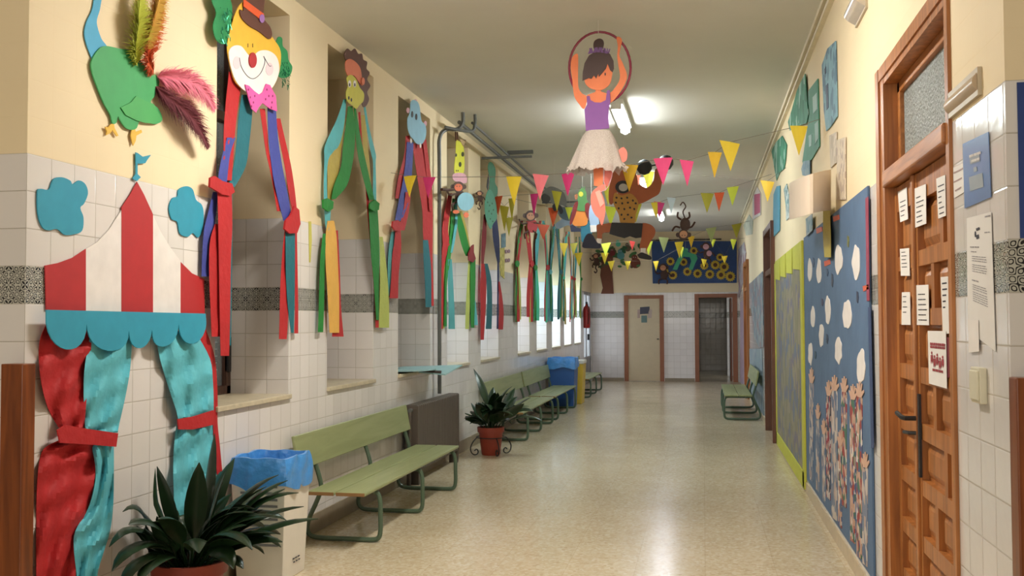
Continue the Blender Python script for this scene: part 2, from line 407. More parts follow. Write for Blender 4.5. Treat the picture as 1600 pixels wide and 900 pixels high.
# ---------------- near right door with panelled double leaf and transom
t = thing('door_1', (R+.1, (NDY0+NDY1)/2, 0), None, None, kind='structure')
fr = MB(); fx0 = R-.012
fr.box((fx0, NDY0-.045, 0), (R+.22, NDY0, NDZ+.08)).box((fx0, NDY1, 0), (R+.22, NDY1+.16, NDZ+.08)).box((fx0+.002, NDY0-.043, NDZ), (R+.218, NDY1+.158, NDZ+.078))
fr.box((fx0-.008, NDY1+.09, 0), (R, NDY1+.17, NDZ+.09)).box((fx0-.006, NDY0-.05, NDZ+.03), (R-.001, NDY1+.168, NDZ+.088))
fr.build('door_frame', M_WOOD, t)
tb = MB(); tb.box((fx0-.012, NDY0, 2.055), (R+.16, NDY1, 2.13)); tb.build('transom_bar', M_WOODY, t, bevel=.008)
tf = MB(); X0, X1 = R+.05, R+.10
tf.box((X0, NDY0, 2.10), (X1, NDY0+.05, NDZ)).box((X0, NDY1-.05, 2.13), (X1, NDY1, NDZ)).box((X0, NDY0, 2.13), (X1, NDY1, 2.17)).box((X0, NDY0, NDZ-.05), (X1, NDY1, NDZ))
tf.build('transom_frame', M_WOODY, t, bevel=.004)
MG = mat('patterned_glass', (150, 160, 158), .22, .25, 60, bump=1.0, spec=.8, bscale=70)
MB().box((R+.070, NDY0+.045, 2.165), (R+.078, NDY1-.045, NDZ-.045)).build('transom_pane', MG, t)
LX = R+.030                                            # face of the leaves
YS = 4.34                                              # the meeting of the two leaves
def leaf(y0, y1, cols, name):
    lf = MB(); lf.box((LX+.030, y0, .01), (LX+.050, y1, 2.05))
    rows = [.06, .30, .53, .76, .99, 1.22, 1.46, 1.70, 1.97]
    for k in range(len(rows)): lf.box((LX+.002, y0+.002, rows[k]-.035 if k else .012), (LX+.0305, y1-.002, rows[k]+.03 if k < len(rows)-1 else 2.048))
    lf.box((LX, y0, .01), (LX+.031, y0+.06, 2.05)).box((LX, y1-.06, .01), (LX+.031, y1, 2.05))
    pn = []
    for k in range(len(rows)-1):
        z0, z1 = rows[k]+.03, rows[k+1]-.035
        if cols == 1: sp = [(y0+.06, y1-.06)]
        else:
            a = y0+.06; c = y1-.06; w = c-a
            m_ = a+w*(.36 if k % 2 else .62)
            lf.box((LX+.004, m_-.025, z0-.02), (LX+.0302, m_+.025, z1+.02)); sp = [(a, m_-.025), (m_+.025, c)]
        for (p, q) in sp:
            e = .022; f2 = .05
            pn.append((p, q, z0, z1))
            # raised field with chamfered edge
            o1 = [(LX+.031, p+.012, z0+.012), (LX+.031, q-.012, z0+.012), (LX+.031, q-.012, z1-.012), (LX+.031, p+.012, z1-.012)]
            o2 = [(LX+.016, p+e+.022, z0+e+.022), (LX+.016, q-e-.022, z0+e+.022), (LX+.016, q-e-.022, z1-e-.022), (LX+.016, p+e+.022, z1-e-.022)]
            lf.hexa(o1+o2)
    return lf.build(name, M_WOOD, t)
lf1 = leaf(NDY0, YS-.004, 2, 'door_leaf'); lf2 = leaf(YS+.004, NDY1, 1, 'door_leaf')
MB().box((LX-.012, YS-.03, .01), (LX+.002, YS+.012, 2.05)).build('cover_strip', M_WOOD, t, bevel=.004)
b = MB(); b.box((LX-.010, YS-.075, .80), (LX-.0, YS-.05, 1.14)); b.tube([(LX-.02, YS-.065, 1.04), (LX-.06, YS-.065, 1.04), (LX-.068, YS-.04, 1.04), (LX-.068, YS+.07, 1.05)], .010, 8); b.tube([(LX-.02, YS-.065, .98), (LX-.045, YS-.06, .98), (LX-.05, YS+.02, .975)], .008, 8)
b.build('door_handle', M_IRON, t)

# ---------------- further right doors
def side_door(n, y0, y1, z1):
    t = thing('door_%d' % n, (R, (y0+y1)/2, 0), None, None, kind='structure')
    f = MB(); f.box((R-.05, y0-.08, 0), (R+.22, y0, z1+.08)).box((R-.05, y1, 0), (R+.22, y1+.08, z1+.08)).box((R-.048, y0-.078, z1), (R+.218, y1+.078, z1+.078)).box((R-.03, y0, 2.02), (R+.15, y1, 2.09))
    f.build('door_frame', M_DWOOD if n == 2 else M_WOOD, t, bevel=.005)
    g = MB().box((R+.06, y0, 0), (R+.10, y1, 2.02))
    for k in range(6): g.box((R+.05, y0+.1, .12+k*.31), (R+.065, y1-.1, .34+k*.31))
    g.build('door_leaf', M_DWOOD if n == 2 else M_WOOD, t, bevel=.004)
    MB().box((R+.07, y0, 2.09), (R+.078, y1, z1)).build('transom_pane', MG, t)
    MB().tube([(R+.05, y0+.1, 1.03), (R-.02, y0+.1, 1.03), (R-.02, y0+.22, 1.03)], .009).build('door_handle', M_IRON, t)
side_door(2, 12.0, 13.3, 2.55); side_door(3, 18.6, 19.9, 2.5)
# ---------------- far wall doors
t = thing('door_4', (-1.385, D, 0), None, None, kind='structure')
f = MB(); f.box((-1.857, D-.04, 0), (-1.757, D+.02, 2.06)).box((-1.012, D-.04, 0), (-.912, D+.02, 2.06)).box((-1.855, D-.038, 1.975), (-.914, D+.018, 2.058)); f.build('door_frame', mat('brown_frame', (150, 92, 62), .4), t, bevel=.004)
g = MB().box((-1.757, D-.02, .01), (-1.012, D, 1.975)); g.build('door_leaf', mat('cream_door', (205, 188, 156), .5, .03), t)
b = MB().box((-1.08, D-.06, 1.0), (-1.03, D-.02, 1.02)); b.build('door_handle', M_IRON, t)
t = thing('door_5', (.315, D, 0), None, None, kind='structure')
f = MB(); f.box((-.189, D-.04, 0), (-.09, D+.18, 2.08)).box((.69, D-.04, 0), (.80, D+.18, 2.08)).box((-.187, D-.038, 1.99), (.798, D+.178, 2.078)); f.build('door_frame', MATS['brown_frame'], t, bevel=.004)
g = MB().box((.64, D+.18, .01), (.68, D+.98, 1.98)); g.build('door_leaf', mat('brown_leaf', (120, 70, 46), .4), t)

# ================================================================== CEILING
M_TUBE = emit('lit_tube', (.93, .98, 1), 48)
M_TUBE2 = emit('dim_tube', (.93, .98, 1), 18)
def batten(y, x, power, label, tint=(.80, .96, .96), glow=None):
    t = thing('ceiling_light', (x, y, H-.11), label, 'ceiling light', 'fluorescent ceiling lights along the corridor')
    MB().box((x-.07, y-.62, H-.05), (x+.07, y+.62, H)).build('housing', mat('lamp_housing', (230, 230, 226), .5), t, bevel=.006)
    b = MB(); b.box((x-.05, y-.62, H-.10), (x+.05, y-.58, H-.05)).box((x-.05, y+.58, H-.10), (x+.05, y+.62, H-.05)); b.build('tube_holder', MATS['lamp_housing'], t)
    MB().tube([(x, y-.58, H-.085), (x, y+.58, H-.085)], .034, 12).build('tube', glow or M_TUBE, t)
    area('tube_light', (x, y, H-.13), (0, 0, -1), .3, 1.15, power, tint, t)
batten(9.95, -.80, 24, 'bright fluorescent ceiling light right behind the hanging ballerina, nearest one')
batten(5.0, -.85, 52, 'warm ceiling light above the entrance of the corridor', (1, .91, .78))
batten(14.5, -.85, 20, 'fluorescent ceiling light seen above the barbell arm, middle of three', tint=(.78, .93, 1), glow=M_TUBE2)
batten(19.4, -.80, 13, 'fluorescent ceiling light farthest away, above the far wall doors', (.74, .80, 1), M_TUBE2)
b = MB(); c = pt(813, 238, 'z', H-.02); b.box((c.x-.16, c.y-.03, H-.04), (c.x+.16, c.y+.03, H)); tag(b.build('ceiling_bracket', M_METAL), 'small dark metal bar fixed flat on the ceiling beside the pipes', 'bracket')
# pipes: a riser by the radiator and the pair under the ceiling
t = thing('heating_pipes', (-L+.06, 9.42, 0), 'grey heating pipes rising by the radiator and running along the ceiling edge', 'pipe')
XP = -L+.06
MB().tube(catmull([(XP, 9.42, .73), (XP, 9.42, 1.8), (XP, 9.42, 3.0), (XP, 9.43, 3.28), (XP+.05, 9.5, 3.38), (XP+.14, 9.6, 3.40), (XP+.19, 9.63, 3.47), (XP+.19, 9.63, H)], 5, False), .020, 8).build('riser', M_METAL, t)
MB().tube(catmull([(XP+.06, 9.42, 3.39), (XP+.18, 9.60, 3.385), (XP+.27, 9.72, 3.40), (XP+.29, 9.75, 3.48), (XP+.29, 9.75, H)], 5, False), .016, 8).build('branch_pipe', M_METAL, t)
MB().tube([(XP+.16, 9.6, 3.47), (XP+.13, 15, 3.47), (XP+.10, 21.8, 3.46)], .020, 8).build('pipe', M_METAL, t)
MB().tube([(XP+.26, 9.75, 3.49), (XP+.21, 15, 3.49), (XP+.16, 21.8, 3.48)], .014, 8).build('pipe', M_METAL, t)
for y in (11.6, 16.2):
    MB().box((-L, y-.02, 3.425), (-L+.62, y+.02, 3.45)).build('pipe_bracket', M_METAL, t)
#NEXT
# ================================================================== FURNITURE
M_PLANK = wood('pale_green_plank', (134, 142, 96), (150, 156, 110), .4, 'Y', .6)
M_FRAME = mat('green_tube', (78, 98, 78), .4, .06)
M_EDGE = mat('plank_edge', (140, 104, 62), .6, .1)
def bench(label):
    """local axes: wall at x=0, front towards +x, length 2.4 along y"""
    t = thing('bench', (0, 0, 0), label, 'bench', 'green wooden benches along the corridor walls')
    for a, c in ((.14, .325), (.335, .53)):
        o = MB().box((a, 0, .350), (c, 2.4, .372)).build('seat_plank', M_PLANK, t, bevel=.006)
        MB().box((a+.003, -.003, .3505), (c-.003, .001, .3715)).build('plank_edge', M_EDGE, o)
    o = MB().hexa([(.075, 0, .50), (.097, 0, .504), (.097, 2.4, .504), (.075, 2.4, .50), (.035, 0, .715), (.057, 0, .720), (.057, 2.4, .720), (.035, 2.4, .715)]).build('backrest', M_PLANK, t, bevel=.006)
    for y in (.30, 1.28, 2.28):
        P = [(.16, .335), (.30, .335), (.44, .335), (.505, .325), (.527, .27), (.53, .17), (.53, .08), (.515, .03), (.46, .017), (.30, .017), (.12, .017), (.05, .028), (.022, .07), (.035, .14), (.09, .26), (.118, .34), (.105, .42), (.062, .55), (.028, .69)]
        MB().tube(catmull([(x, y, z) for x, z in P], 4, False), .016, 8).build('leg_frame', M_FRAME, t)
    MB().tube([(.22, .2, .332), (.22, 2.35, .332)], .013, 8).build('seat_rail', M_FRAME, t)
    return t
b1 = bench('green wooden bench nearest the camera, between white bin and brown radiator'); b1.location = (-L+.02, 5.86, 0)
for (x, y, rot, lab) in ((-L+.02, 11.35, 0, 'green bench directly behind the farther potted plant on the left'),
                         (-L+.02, 13.86, 0, 'green bench on the left just before the blue bagged bin'),
                         (-L+.02, 18.1, 0, 'farthest green bench on the left, beyond the blue and yellow bins'),
                         (R-.02, 16.9, PI, 'green bench on the right wall, standing alone beside the doors')):
    c = copy_tree(b1); c.location = (x, y, 0); c.rotation_euler = (0, 0, rot); c['label'] = lab

# radiator behind the first bench
M_RAD = mat('radiator_brown', (84, 74, 66), .5, .06)
t = thing('radiator', (-2.53, 9.1, 0), 'dark brown column radiator on the wall behind the end of the nearest bench', 'radiator')
def rad_section(y):
    b = MB()
    b.box((-2.60, y, .12), (-2.48, y+.057, .70)); b.box((-2.595, y-.004, .66), (-2.485, y+.056, .705)); b.box((-2.595, y-.004, .12), (-2.485, y+.056, .165))
    return b
sec = rad_section(8.36).build('section', M_RAD, t, bevel=.008)
for k in range(1, 25):
    c = sec.copy(); COL.objects.link(c); c.parent = t; c.location = (0, k*.06, 0)
MB().tube([(-2.54, 8.30, .66), (-2.54, 8.36, .66)], .018).build('valve', M_METAL, t)
MB().tube(catmull([(-2.54, 8.33, .66), (-2.54, 8.31, .62), (-2.54, 8.30, .4), (-2.54, 8.30, 0)], 4, False), .015).build('supply_pipe', M_RAD, t)
MB().tube(catmull([(-2.56, 8.36, .15), (-2.56, 8.33, .14), (-2.56, 8.32, 0)], 4, False), .013).build('return_pipe', M_RAD, t)
for y in (8.40, 9.80): MB().box((-2.57, y-.02, 0), (-2.48, y+.02, .13)).build('foot', M_RAD, t)

# open cardboard folder on the third sill
b = MB()
y0, y1 = 8.32, 9.3; z0 = SILL+.012
M_FOLD = mat('pale_blue_board', (150, 186, 190), .5)
t = thing('open_folder', (-2.60, 8.8, SILL), 'pale blue open folder lying half off the window ledge by the pipe', 'folder')
MB().hexa([(-2.95, y0, z0), (-2.45, y0+.06, z0+.01), (-2.45, 8.84, z0-.0), (-2.95, 8.8, z0), (-2.95, y0, z0+.012), (-2.45, y0+.06, z0+.022), (-2.45, 8.84, z0+.012), (-2.95, 8.8, z0+.012)]).build('cover', M_FOLD, t)
MB().hexa([(-2.90, 8.80, z0), (-2.36, 8.84, z0-.05), (-2.30, 9.26, z0+.02), (-2.90, 9.26, z0), (-2.90, 8.8, z0+.012), (-2.36, 8.84, z0-.038), (-2.30, 9.26, z0+.032), (-2.90, 9.26, z0+.012)]).build('cover', M_FOLD, t)
MB().tube([(-2.93, 8.81, z0+.006), (-2.40, 8.85, z0-.02)], .016, 6).build('spine', mat('dark_spine', (70, 60, 58), .6), t)

# bins
M_WHITEP = mat('white_plastic', (222, 216, 204), .4, .03); M_BAG = mat('blue_plastic_bag', (70, 142, 214), .28, .12, 14, bump=.5, bscale=16); 
def bag_mesh(x0, x1, y0, y1, ztop, drop, seed, flare=.02):
    rnd = random.Random(seed); n = 56; rows = []
    per = []
    for k in range(n):
        w = 2*PI*k/n; cx, cy = math.cos(w), math.sin(w); e = 12
        s = (abs(cx)**e+abs(cy)**e)**(-1/e); per.append((cx*s, cy*s))
    cx0, cy0, hx, hy = (x0+x1)/2, (y0+y1)/2, (x1-x0)/2, (y1-y0)/2
    j = [rnd.uniform(-1, 1) for _ in range(n)]
    prof = [(.02, -.24), (.60, -.26), (.82, -.20), (.89, -.05), (.94, .018), (1.03, .018), (1.06, -.01), (1.07, -.05), (1.07, -.5*drop), (1.06+flare, -drop)]
    for pi_, (s, dz) in enumerate(prof):
        row = []
        for k in range(n+1):
            kk = k % n; a, c = per[kk]; f = min(1, pi_/4); wv = f*(.006*math.sin(kk*.9+pi_)+.0035*j[kk])
            low = (.022*math.sin(kk*.5+seed)+.004*j[kk]) if pi_ >= len(prof)-1 else .004*math.sin(kk*.8+seed)
            row.append((cx0+a*(hx*s+wv), cy0+c*(hy*s+wv), ztop+dz+low))
        rows.append(row)
    b = MB().grid(rows); b.smooth = True; return b
def bin_(label, name, x0, x1, y0, y1, h, mbody, drop, seed, slots=True):
    t = thing(name, ((x0+x1)/2, (y0+y1)/2, 0), label, 'bin')
    i = .028
    def loop(k, z): return [(x0+k, y0+k, z), (x1-k, y0+k, z), (x1-k, y1-k, z), (x0+k, y1-k, z)]
    bb = MB(); bb.v = loop(i, 0)+loop(0, h)+loop(.008, h)+loop(i+.008, .02)
    bb.f = [(3, 2, 1, 0), (12, 13, 14, 15)]+[(4*a+k, 4*a+(k+1) % 4, 4*a+4+(k+1) % 4, 4*a+4+k) for a in range(3) for k in range(4)]
    bb.build('body', mbody, t, bevel=.012)
    if slots:
        for k in range(11):
            z = .20+k*.036; f = i*(1-z/h)
            MB().box((x0+.06, y0+f-.003, z), (x1-.05, y0+f+.01, z+.013)).build('vent_slot', mat('slot_shadow_grey', (120, 120, 122), .6), t)
    bag_mesh(x0, x1, y0, y1, h+.01, drop, seed).build('bin_liner', M_BAG, t)
    return t
t = bin_('white slotted plastic bin with blue liner, in front of the nearest bench', 'waste_bin', -2.60, -2.27, 5.09, 5.45, .66, M_WHITEP, .15, 3)
b = MB()
for k in range(3):
    b.box((-2.2915+.0, 5.24+k*.035, .10), (-2.288, 5.262+k*.035, .106)); b.box((-2.2915, 5.25+k*.035, .08), (-2.2885, 5.268+k*.035, .086))
b.build('printed_mark', M_INK, t)
bin_('blue bin wrapped in a blue liner, left wall beyond the third bench', 'waste_bin', -2.58, -2.12, 16.35, 16.85, .80, mat('blue_plastic', (36, 84, 150), .4), .16, 5, False)
t = thing('recycling_bin', (-2.3, 17.2, 0), 'yellow recycling bin standing just beyond the blue bin', 'bin')
MB().hexa([(-2.52, 16.98, 0), (-2.08, 16.98, 0), (-2.08, 17.36, 0), (-2.52, 17.36, 0), (-2.54, 16.95, .70), (-2.05, 16.95, .70), (-2.05, 17.4, .70), (-2.54, 17.4, .70)]).build('body', mat('yellow_plastic', (208, 176, 60), .45), t, bevel=.015)
MB().box((-2.555, 16.94, .70), (-2.04, 17.41, .76)).build('lid', MATS['white_plastic'], t, bevel=.012)

# potted plants
M_LEAF = mat('aspidistra_leaf', (26, 48, 26), .32, .35, 6, spec=.5); M_SOIL = mat('soil', (50, 38, 28), .95, .3, 30); M_TERRA = mat('red_plastic_pot', (140, 54, 36), .5, .05)
def leaf_mesh(base, az, el, ln, wd, droop, stem=.35, tw=0.):
    n = 11; p = Vector(base); th = el; rows = []; st = ln*stem; c = []
    seg = ln/n; d = None
    pts = [p.copy()]; dirs = []
    for k in range(n):
        dv = Vector((math.cos(az)*math.cos(th), math.sin(az)*math.cos(th), math.sin(th))); dirs.append(dv); p = p+dv*seg; p.x = max(p.x, -L+.085); pts.append(p.copy()); th -= droop/n*(.4+1.2*k/n)
    dirs.append(dirs[-1])
    side0 = Vector((-math.sin(az), math.cos(az), 0))
    b = MB(); top = []; bot = []
    for k, q in enumerate(pts):
        t = k/n; dv = dirs[k]; nrm = side0.cross(dv); sd = (side0*math.cos(tw)+nrm*math.sin(tw))
        up = sd.cross(dv).normalized()
        if t < stem: w = .005
        else:
            s = (t-stem)/(1-stem); w = max(.002, wd*.5*(math.sin(PI*min(1, s**.78))**.7))
        top.append([q-sd*w+up*w*.35, q-sd*w*.5+up*w*.12, q, q+sd*w*.5+up*w*.12, q+sd*w+up*w*.35])
    for r_ in top:
        for q in r_: q.x = max(q.x, -L+.065)
    b.grid(top, th=Vector((0, 0, -.0022))); b.smooth = True
    return b
def plant(name, loc, label, rr, ph, leaves, seed, spread, col=None):
    t = thing(name, loc, label, 'plant', 'potted broad-leaved plants by the left wall'); rnd = random.Random(seed); x, y, z = loc
    MB().lathe([(rr*.66, 0), (rr*.70, .01), (rr*.90, ph*.82), (rr*1.0, ph*.82), (rr*1.02, ph), (rr*.92, ph), (rr*.90, ph*.88), (0.001, ph*.88)], 28, (x, y, 0)).build('pot', M_TERRA, t)
    MB().lathe([(0.001, ph*.90), (rr*.89, ph*.90)], 28, (x, y, 0)).build('soil', M_SOIL, t)
    for k in range(leaves):
        az = rnd.uniform(0, 2*PI); el = rnd.uniform(.75, 1.5); ln = rnd.uniform(.34, .56)*spread
        br = rnd.uniform(0, rr*.6); bx, by = x+math.cos(az)*br, y+math.sin(az)*br
        # keep the crown out of the wall
        if math.cos(az) < -.15 and x-L*-1 < .5: ln *= .62; el = max(el, 1.1)
        leaf_mesh((bx, by, ph*.88), az, el, ln, rnd.uniform(.085, .125)*spread, rnd.uniform(.5, 2.4), rnd.uniform(.22, .38), rnd.uniform(-.5, .5)).build('leaf', M_LEAF, t)
    return t
t1 = plant('potted_plant', (-2.40, 4.30, 0), 'dark green aspidistra in a red pot by the painted tent curtains, nearest camera', .175, .32, 76, 11, 1.0)
for (az, el, ln, wd, dr) in ((1.0, 1.5, .62, .10, .15), (-.9, 1.35, .55, .105, .35), (.1, .85, .60, .11, 1.0), (.35, .65, .60, .11, .9), (-.3, .95, .60, .12, 1.3), (3.4, 1.3, .5, .07, .3), (-1.3, 1.0, .6, .1, 1.2), (-1.0, .8, .6, .1, 1.4), (-.6, .9, .62, .09, 1.8), (-1.75, .95, .55, .11, 2.3), (-2.1, 1.1, .56, .11, 2.2), (-1.5, .7, .5, .10, 1.8), (-2.4, 1.25, .6, .11, 1.9), (-1.9, 1.45, .52, .10, .5), (0, 1.2, .62, .11, 1.1), (.5, 1.1, .6, .11, 1.5)):
    leaf_mesh((-2.40+.05*math.cos(az), 4.30+.05*math.sin(az), .29), az, el, ln, wd, dr, .3).build('leaf', M_LEAF, t1)
t2 = plant('potted_plant', (-2.27, 10.42, 0), 'dark green plant in a red pot on scrolled iron stand, behind the nearest bench', .145, .30, 54, 23, 1.12)
leaf_mesh((-2.27, 10.40, .27), 2.6, 1.5, .72, .12, .9, .35).build('leaf', M_LEAF, t2)
leaf_mesh((-2.27, 10.40, .27), -.4, .9, .60, .09, 1.2, .3).build('leaf', M_LEAF, t2)
t = thing('plant_stand', (-2.27, 10.42, 0), 'black wrought iron stand with scrolls around the farther plant pot', 'plant stand')
for k in range(4):
    w = PI/4+k*PI/2-.2; c, s = math.cos(w), math.sin(w)
    P = [(.165, .20), (.205, .16), (.235, .10), (.225, .045), (.19, .02), (.155, .03), (.15, .06), (.17, .078), (.19, .062)]
    MB().tube(catmull([(-2.27+r*c, 10.42+r*s, z-.011) for r, z in P], 4, False), .007, 6).build('scroll_leg', M_IRON, t)
MB().tube([(-2.27+.158*math.cos(w/12*PI), 10.42+.158*math.sin(w/12*PI), .19) for w in range(25)], .006, 6).build('ring', M_IRON, t)

# wooden corner boards of the corridor entrance
tag(MB().box((-L-.045, 3.355, 0), (-L+.052, 3.43, 1.285)).build('corner_board', M_POST, None, bevel=.004), 'tall varnished brown wooden board on the left wall corner beside the tent', 'wooden board')
t = thing('corner_board', (R+.2, 2.93, 0), 'brown wooden board at the right frame edge below the blue poster', 'wooden board')
MB().box((R-.008, 2.885, 0), (R+.32, 2.955, 1.285)).build('board', M_POST, t, bevel=.004)
MB().lathe([(.012, 0), (.012, .01), (.001, .01)], 12, (0, 0, 0)).build('peg', M_IRON, t).location = Vector((0.06, -.045, .9))

# fire extinguisher
t = thing('fire_extinguisher', (-2.54, 21.72, 1.28), 'red fire extinguisher hung beside the glazed end door', 'fire extinguisher')
M_RED = mat('extinguisher_red', (150, 24, 22), .3)
MB().lathe([(.001, 0), (.07, .01), (.078, .04), (.078, .42), (.06, .48), (.03, .51), (.025, .55), (.001, .55)], 20, (-2.54, 21.72, 1.28)).build('cylinder', M_RED, t)
MB().box((-2.56, 21.66, 1.83), (-2.52, 21.78, 1.87)).build('valve_handle', M_IRON, t)
MB().tube(catmull([(-2.54, 21.68, 1.84), (-2.50, 21.62, 1.80), (-2.48, 21.62, 1.6), (-2.50, 21.64, 1.38)], 4, False), .01).build('hose', M_IRON, t)

# ================================================================== TENT, CLOUDS, BIRD ON THE FIRST PIER
RED = card('red', (178, 36, 40)); WHITE = card('white', (230, 224, 220)); BLUE = card('sky_blue', (44, 148, 176)); CRED = crepe('red', (176, 26, 30)); CBLUE = crepe('turquoise', (92, 182, 196))
t = thing('circus_tent_decoration', pt(200, 700, 'x', -L), 'red and white striped paper circus tent with curtains taped to the near pier', 'wall decoration')
t.location = (-L, 4.2, .1)
cut('roof_stripe', [(69, 415), (90, 411), (112, 403), (133, 389), (133, 486), (71, 484)], 'l', .004, RED, t)
cut('roof_stripe', [(133, 389), (150, 379), (170, 358), (189, 328), (189, 487), (133, 486)], 'l', .004, WHITE, t)
cut('roof_stripe', [(189, 324), (203, 303), (213, 284), (224, 304), (238, 335), (238, 489), (189, 487)], 'l', .006, RED, t)
cut('roof_stripe', [(238, 336), (250, 362), (264, 385), (281, 408), (281, 489), (238, 489)], 'l', .004, WHITE, t)
cut('roof_stripe', [(281, 409), (299, 427), (318, 436), (319, 491), (281, 489)], 'l', .004, RED, t)
def scallops():
    P = [(71, 484), (320, 490)]
    S = [(322, 490, 278, 500, 537), (278, 500, 237, 518, 541), (237, 500, 200, 510, 544), (200, 515, 134, 500, 548), (134, 500, 70, 484, 546)]
    for (u1, v1, u0, v0, bt) in S:
        for k in range(1, 12):
            w = PI*k/12; P.append(((u0+u1)/2+(u1-u0)/2*math.cos(w), (v1*(1-k/12)+v0*k/12)+(bt-(v1+v0)/2)*math.sin(w)**.75))
        P.append((u0, v0+6))
    return P[:-1]
cut('valance', scallops(), 'l', .050, BLUE, t, th=.005)
fl = cut('flag', [(211, 238), (214, 239), (222, 245), (235, 242), (229, 250), (226, 255), (217, 256), (214, 255), (214, 272), (219, 277), (213, 283), (206, 279), (211, 272)], 'l', .008, BLUE, t)
drape('outer_curtain', [(505, 73, 142), (530, 63, 143), (560, 61, 141), (600, 65, 137), (640, 76, 134), (668, 92, 132)], 'l', .006, CRED, t, .03, 1.6, 15, 3)
drape('outer_curtain', [(688, 92, 140), (700, 70, 148), (720, 62, 150), (760, 58, 146), (800, 57, 136), (850, 57, 122), (900, 57, 118), (960, 58, 117), (1030, 60, 118)], 'l', .006, CRED, t, .03, 2, 15, 4)
drape('inner_curtain', [(515, 144, 207), (540, 138, 206), (580, 132, 203), (620, 131, 196), (660, 133, 187), (676, 136, 184)], 'l', .016, CBLUE, t, .03, 1.8, 15, 5)
drape('inner_curtain', [(695, 143, 178), (740, 150, 178), (790, 140, 177), (830, 118, 172), (860, 116, 163), (900, 120, 152), (960, 124, 150), (1020, 124, 148)], 'l', .016, CBLUE, t, .03, 1.8, 13, 6)
cut('curtain_tie', [(92, 692), (88, 672), (100, 664), (135, 670), (183, 677), (180, 698), (130, 694)], 'l', .048, CRED, t, .006)
drape('inner_curtain', [(518, 243, 305), (560, 250, 328), (600, 262, 333), (640, 275, 334), (658, 279, 333)], 'l', .016, CBLUE, t, .03, 2.3, 15, 8)
drape('inner_curtain', [(664, 276, 332), (700, 272, 334), (740, 271, 338), (780, 272, 342), (830, 273, 341), (870, 274, 340)], 'l', .016, CBLUE, t, .03, 2.3, 15, 9)
drape('outer_curtain', [(515, 302, 322), (560, 322, 336), (620, 331, 340), (660, 333, 340), (700, 335, 344), (760, 341, 349), (800, 342, 349), (830, 339, 346)], 'l', .004, CRED, t, .004, 1, 5, 10)
cut('curtain_tie', [(276, 655), (300, 651), (332, 641), (335, 663), (300, 671), (278, 671)], 'l', .048, CRED, t, .006)

tag(cut('cloud_cutout', [(57, 300), (62, 295), (75, 296), (82, 280), (95, 277), (108, 282), (112, 288), (122, 282), (132, 288), (136, 302), (130, 318), (124, 325), (129, 340), (127, 360), (115, 366), (100, 367), (88, 358), (75, 360), (65, 355), (58, 335)], 'l', .003, BLUE, None, .005, True), 'larger blue paper cloud to the left of the tent top', 'cloud', 'blue paper clouds on the tiles')
tag(cut('cloud_cutout', [(263, 325), (268, 310), (276, 307), (278, 296), (290, 291), (300, 296), (305, 312), (314, 320), (317, 335), (315, 360), (308, 371), (300, 364), (292, 370), (280, 365), (276, 347), (267, 342)], 'l', .003, BLUE, None, .005, True), 'smaller blue paper cloud to the right of the tent top', 'cloud', 'blue paper clouds on the tiles')

t = thing('bird_decoration', (-L, 4.0, 2.3), 'green paper bird with blue neck and real feather tail above the tent', 'wall decoration')
cut('neck', [(140, -60), (158, -55), (160, -25), (158, -5), (155, 15), (150, 35), (157, 60), (166, 76), (148, 96), (138, 80), (131, 55), (134, 35), (143, 15), (146, -10), (140, -35)], 'l', .004, card('light_blue', (70, 166, 208)), t, .004, True)
cut('body', [(141, 97), (150, 80), (162, 72), (185, 76), (205, 80), (217, 95), (230, 108), (246, 122), (246, 135), (240, 150), (234, 160), (246, 170), (252, 187), (240, 194), (218, 189), (212, 200), (205, 203), (195, 200), (186, 188), (183, 182), (180, 192), (174, 193), (171, 180), (160, 160), (148, 130), (142, 112)], 'l', .009, card('mid_green', (62, 158, 92)), t, .006, True)
cut('wing', [(188, 168), (204, 160), (212, 150), (228, 158), (240, 163), (244, 172), (253, 186), (238, 193), (226, 192), (212, 188), (196, 180)], 'l', .017, card('leaf_green', (70, 162, 88)), t, .003, False)
YF = card('foot_yellow', (222, 178, 66))
cut('foot', [(172, 194), (177, 193), (178, 200), (184, 212), (181, 213), (174, 203), (172, 208), (165, 211), (166, 205), (163, 198), (168, 199)], 'l', .010, YF, t)
cut('foot', [(205, 201), (210, 201), (211, 206), (220, 203), (221, 207), (212, 212), (211, 220), (207, 228), (205, 220), (203, 212)], 'l', .010, YF, t)
def feather(rows, off, m, parent, ln, seed, name='feather', out=.05, curl=.6):
    """rows: centre line in measured points; barbs fan from both sides of the quill"""
    rnd = random.Random(seed); C2 = catmull(rows, 22, False); n = len(C2); b = MB(); P = []
    for k, (u, v) in enumerate(C2): P.append(pt(u, v, 'x', -L+off+out*math.sin(PI*.6*k/n)))
    b.tube(P, .0022, 4)
    for k in range(2, n):
        dv = (P[k]-P[k-1]).normalized(); sd = dv.cross(Vector((1, 0, 0))).normalized(); s = k/n
        prof = ln*(math.sin(PI*min(1, (s*.9+.12)))**.6)
        for side in (-1, 1):
            for q in range(7):
                l_ = prof*rnd.uniform(.6, 1.1); p0 = P[k]+(P[k-1]-P[k])*rnd.random(); dirv = (sd*side*rnd.uniform(.7, 1)+dv*rnd.uniform(.3, .9)+Vector((rnd.uniform(-.35, .45), 0, 0))).normalized()
                w = dirv.cross(Vector((1, .1, .2))).normalized()*.0032; pp = p0; r0 = [[pp-w, pp+w]]
                for z in range(1, 5):
                    dirv = (dirv+Vector((rnd.uniform(-.1, .15), 0, -curl*.28))+dv*.12).normalized(); pp = pp+dirv*l_/4
                    if pp.x < -L+.004: pp.x = -L+.004
                    ww = w*(1-z/4.6); r0.append([pp-ww, pp+ww])
                b.grid(r0)
    b.smooth = False
    return b.build(name, m, parent)
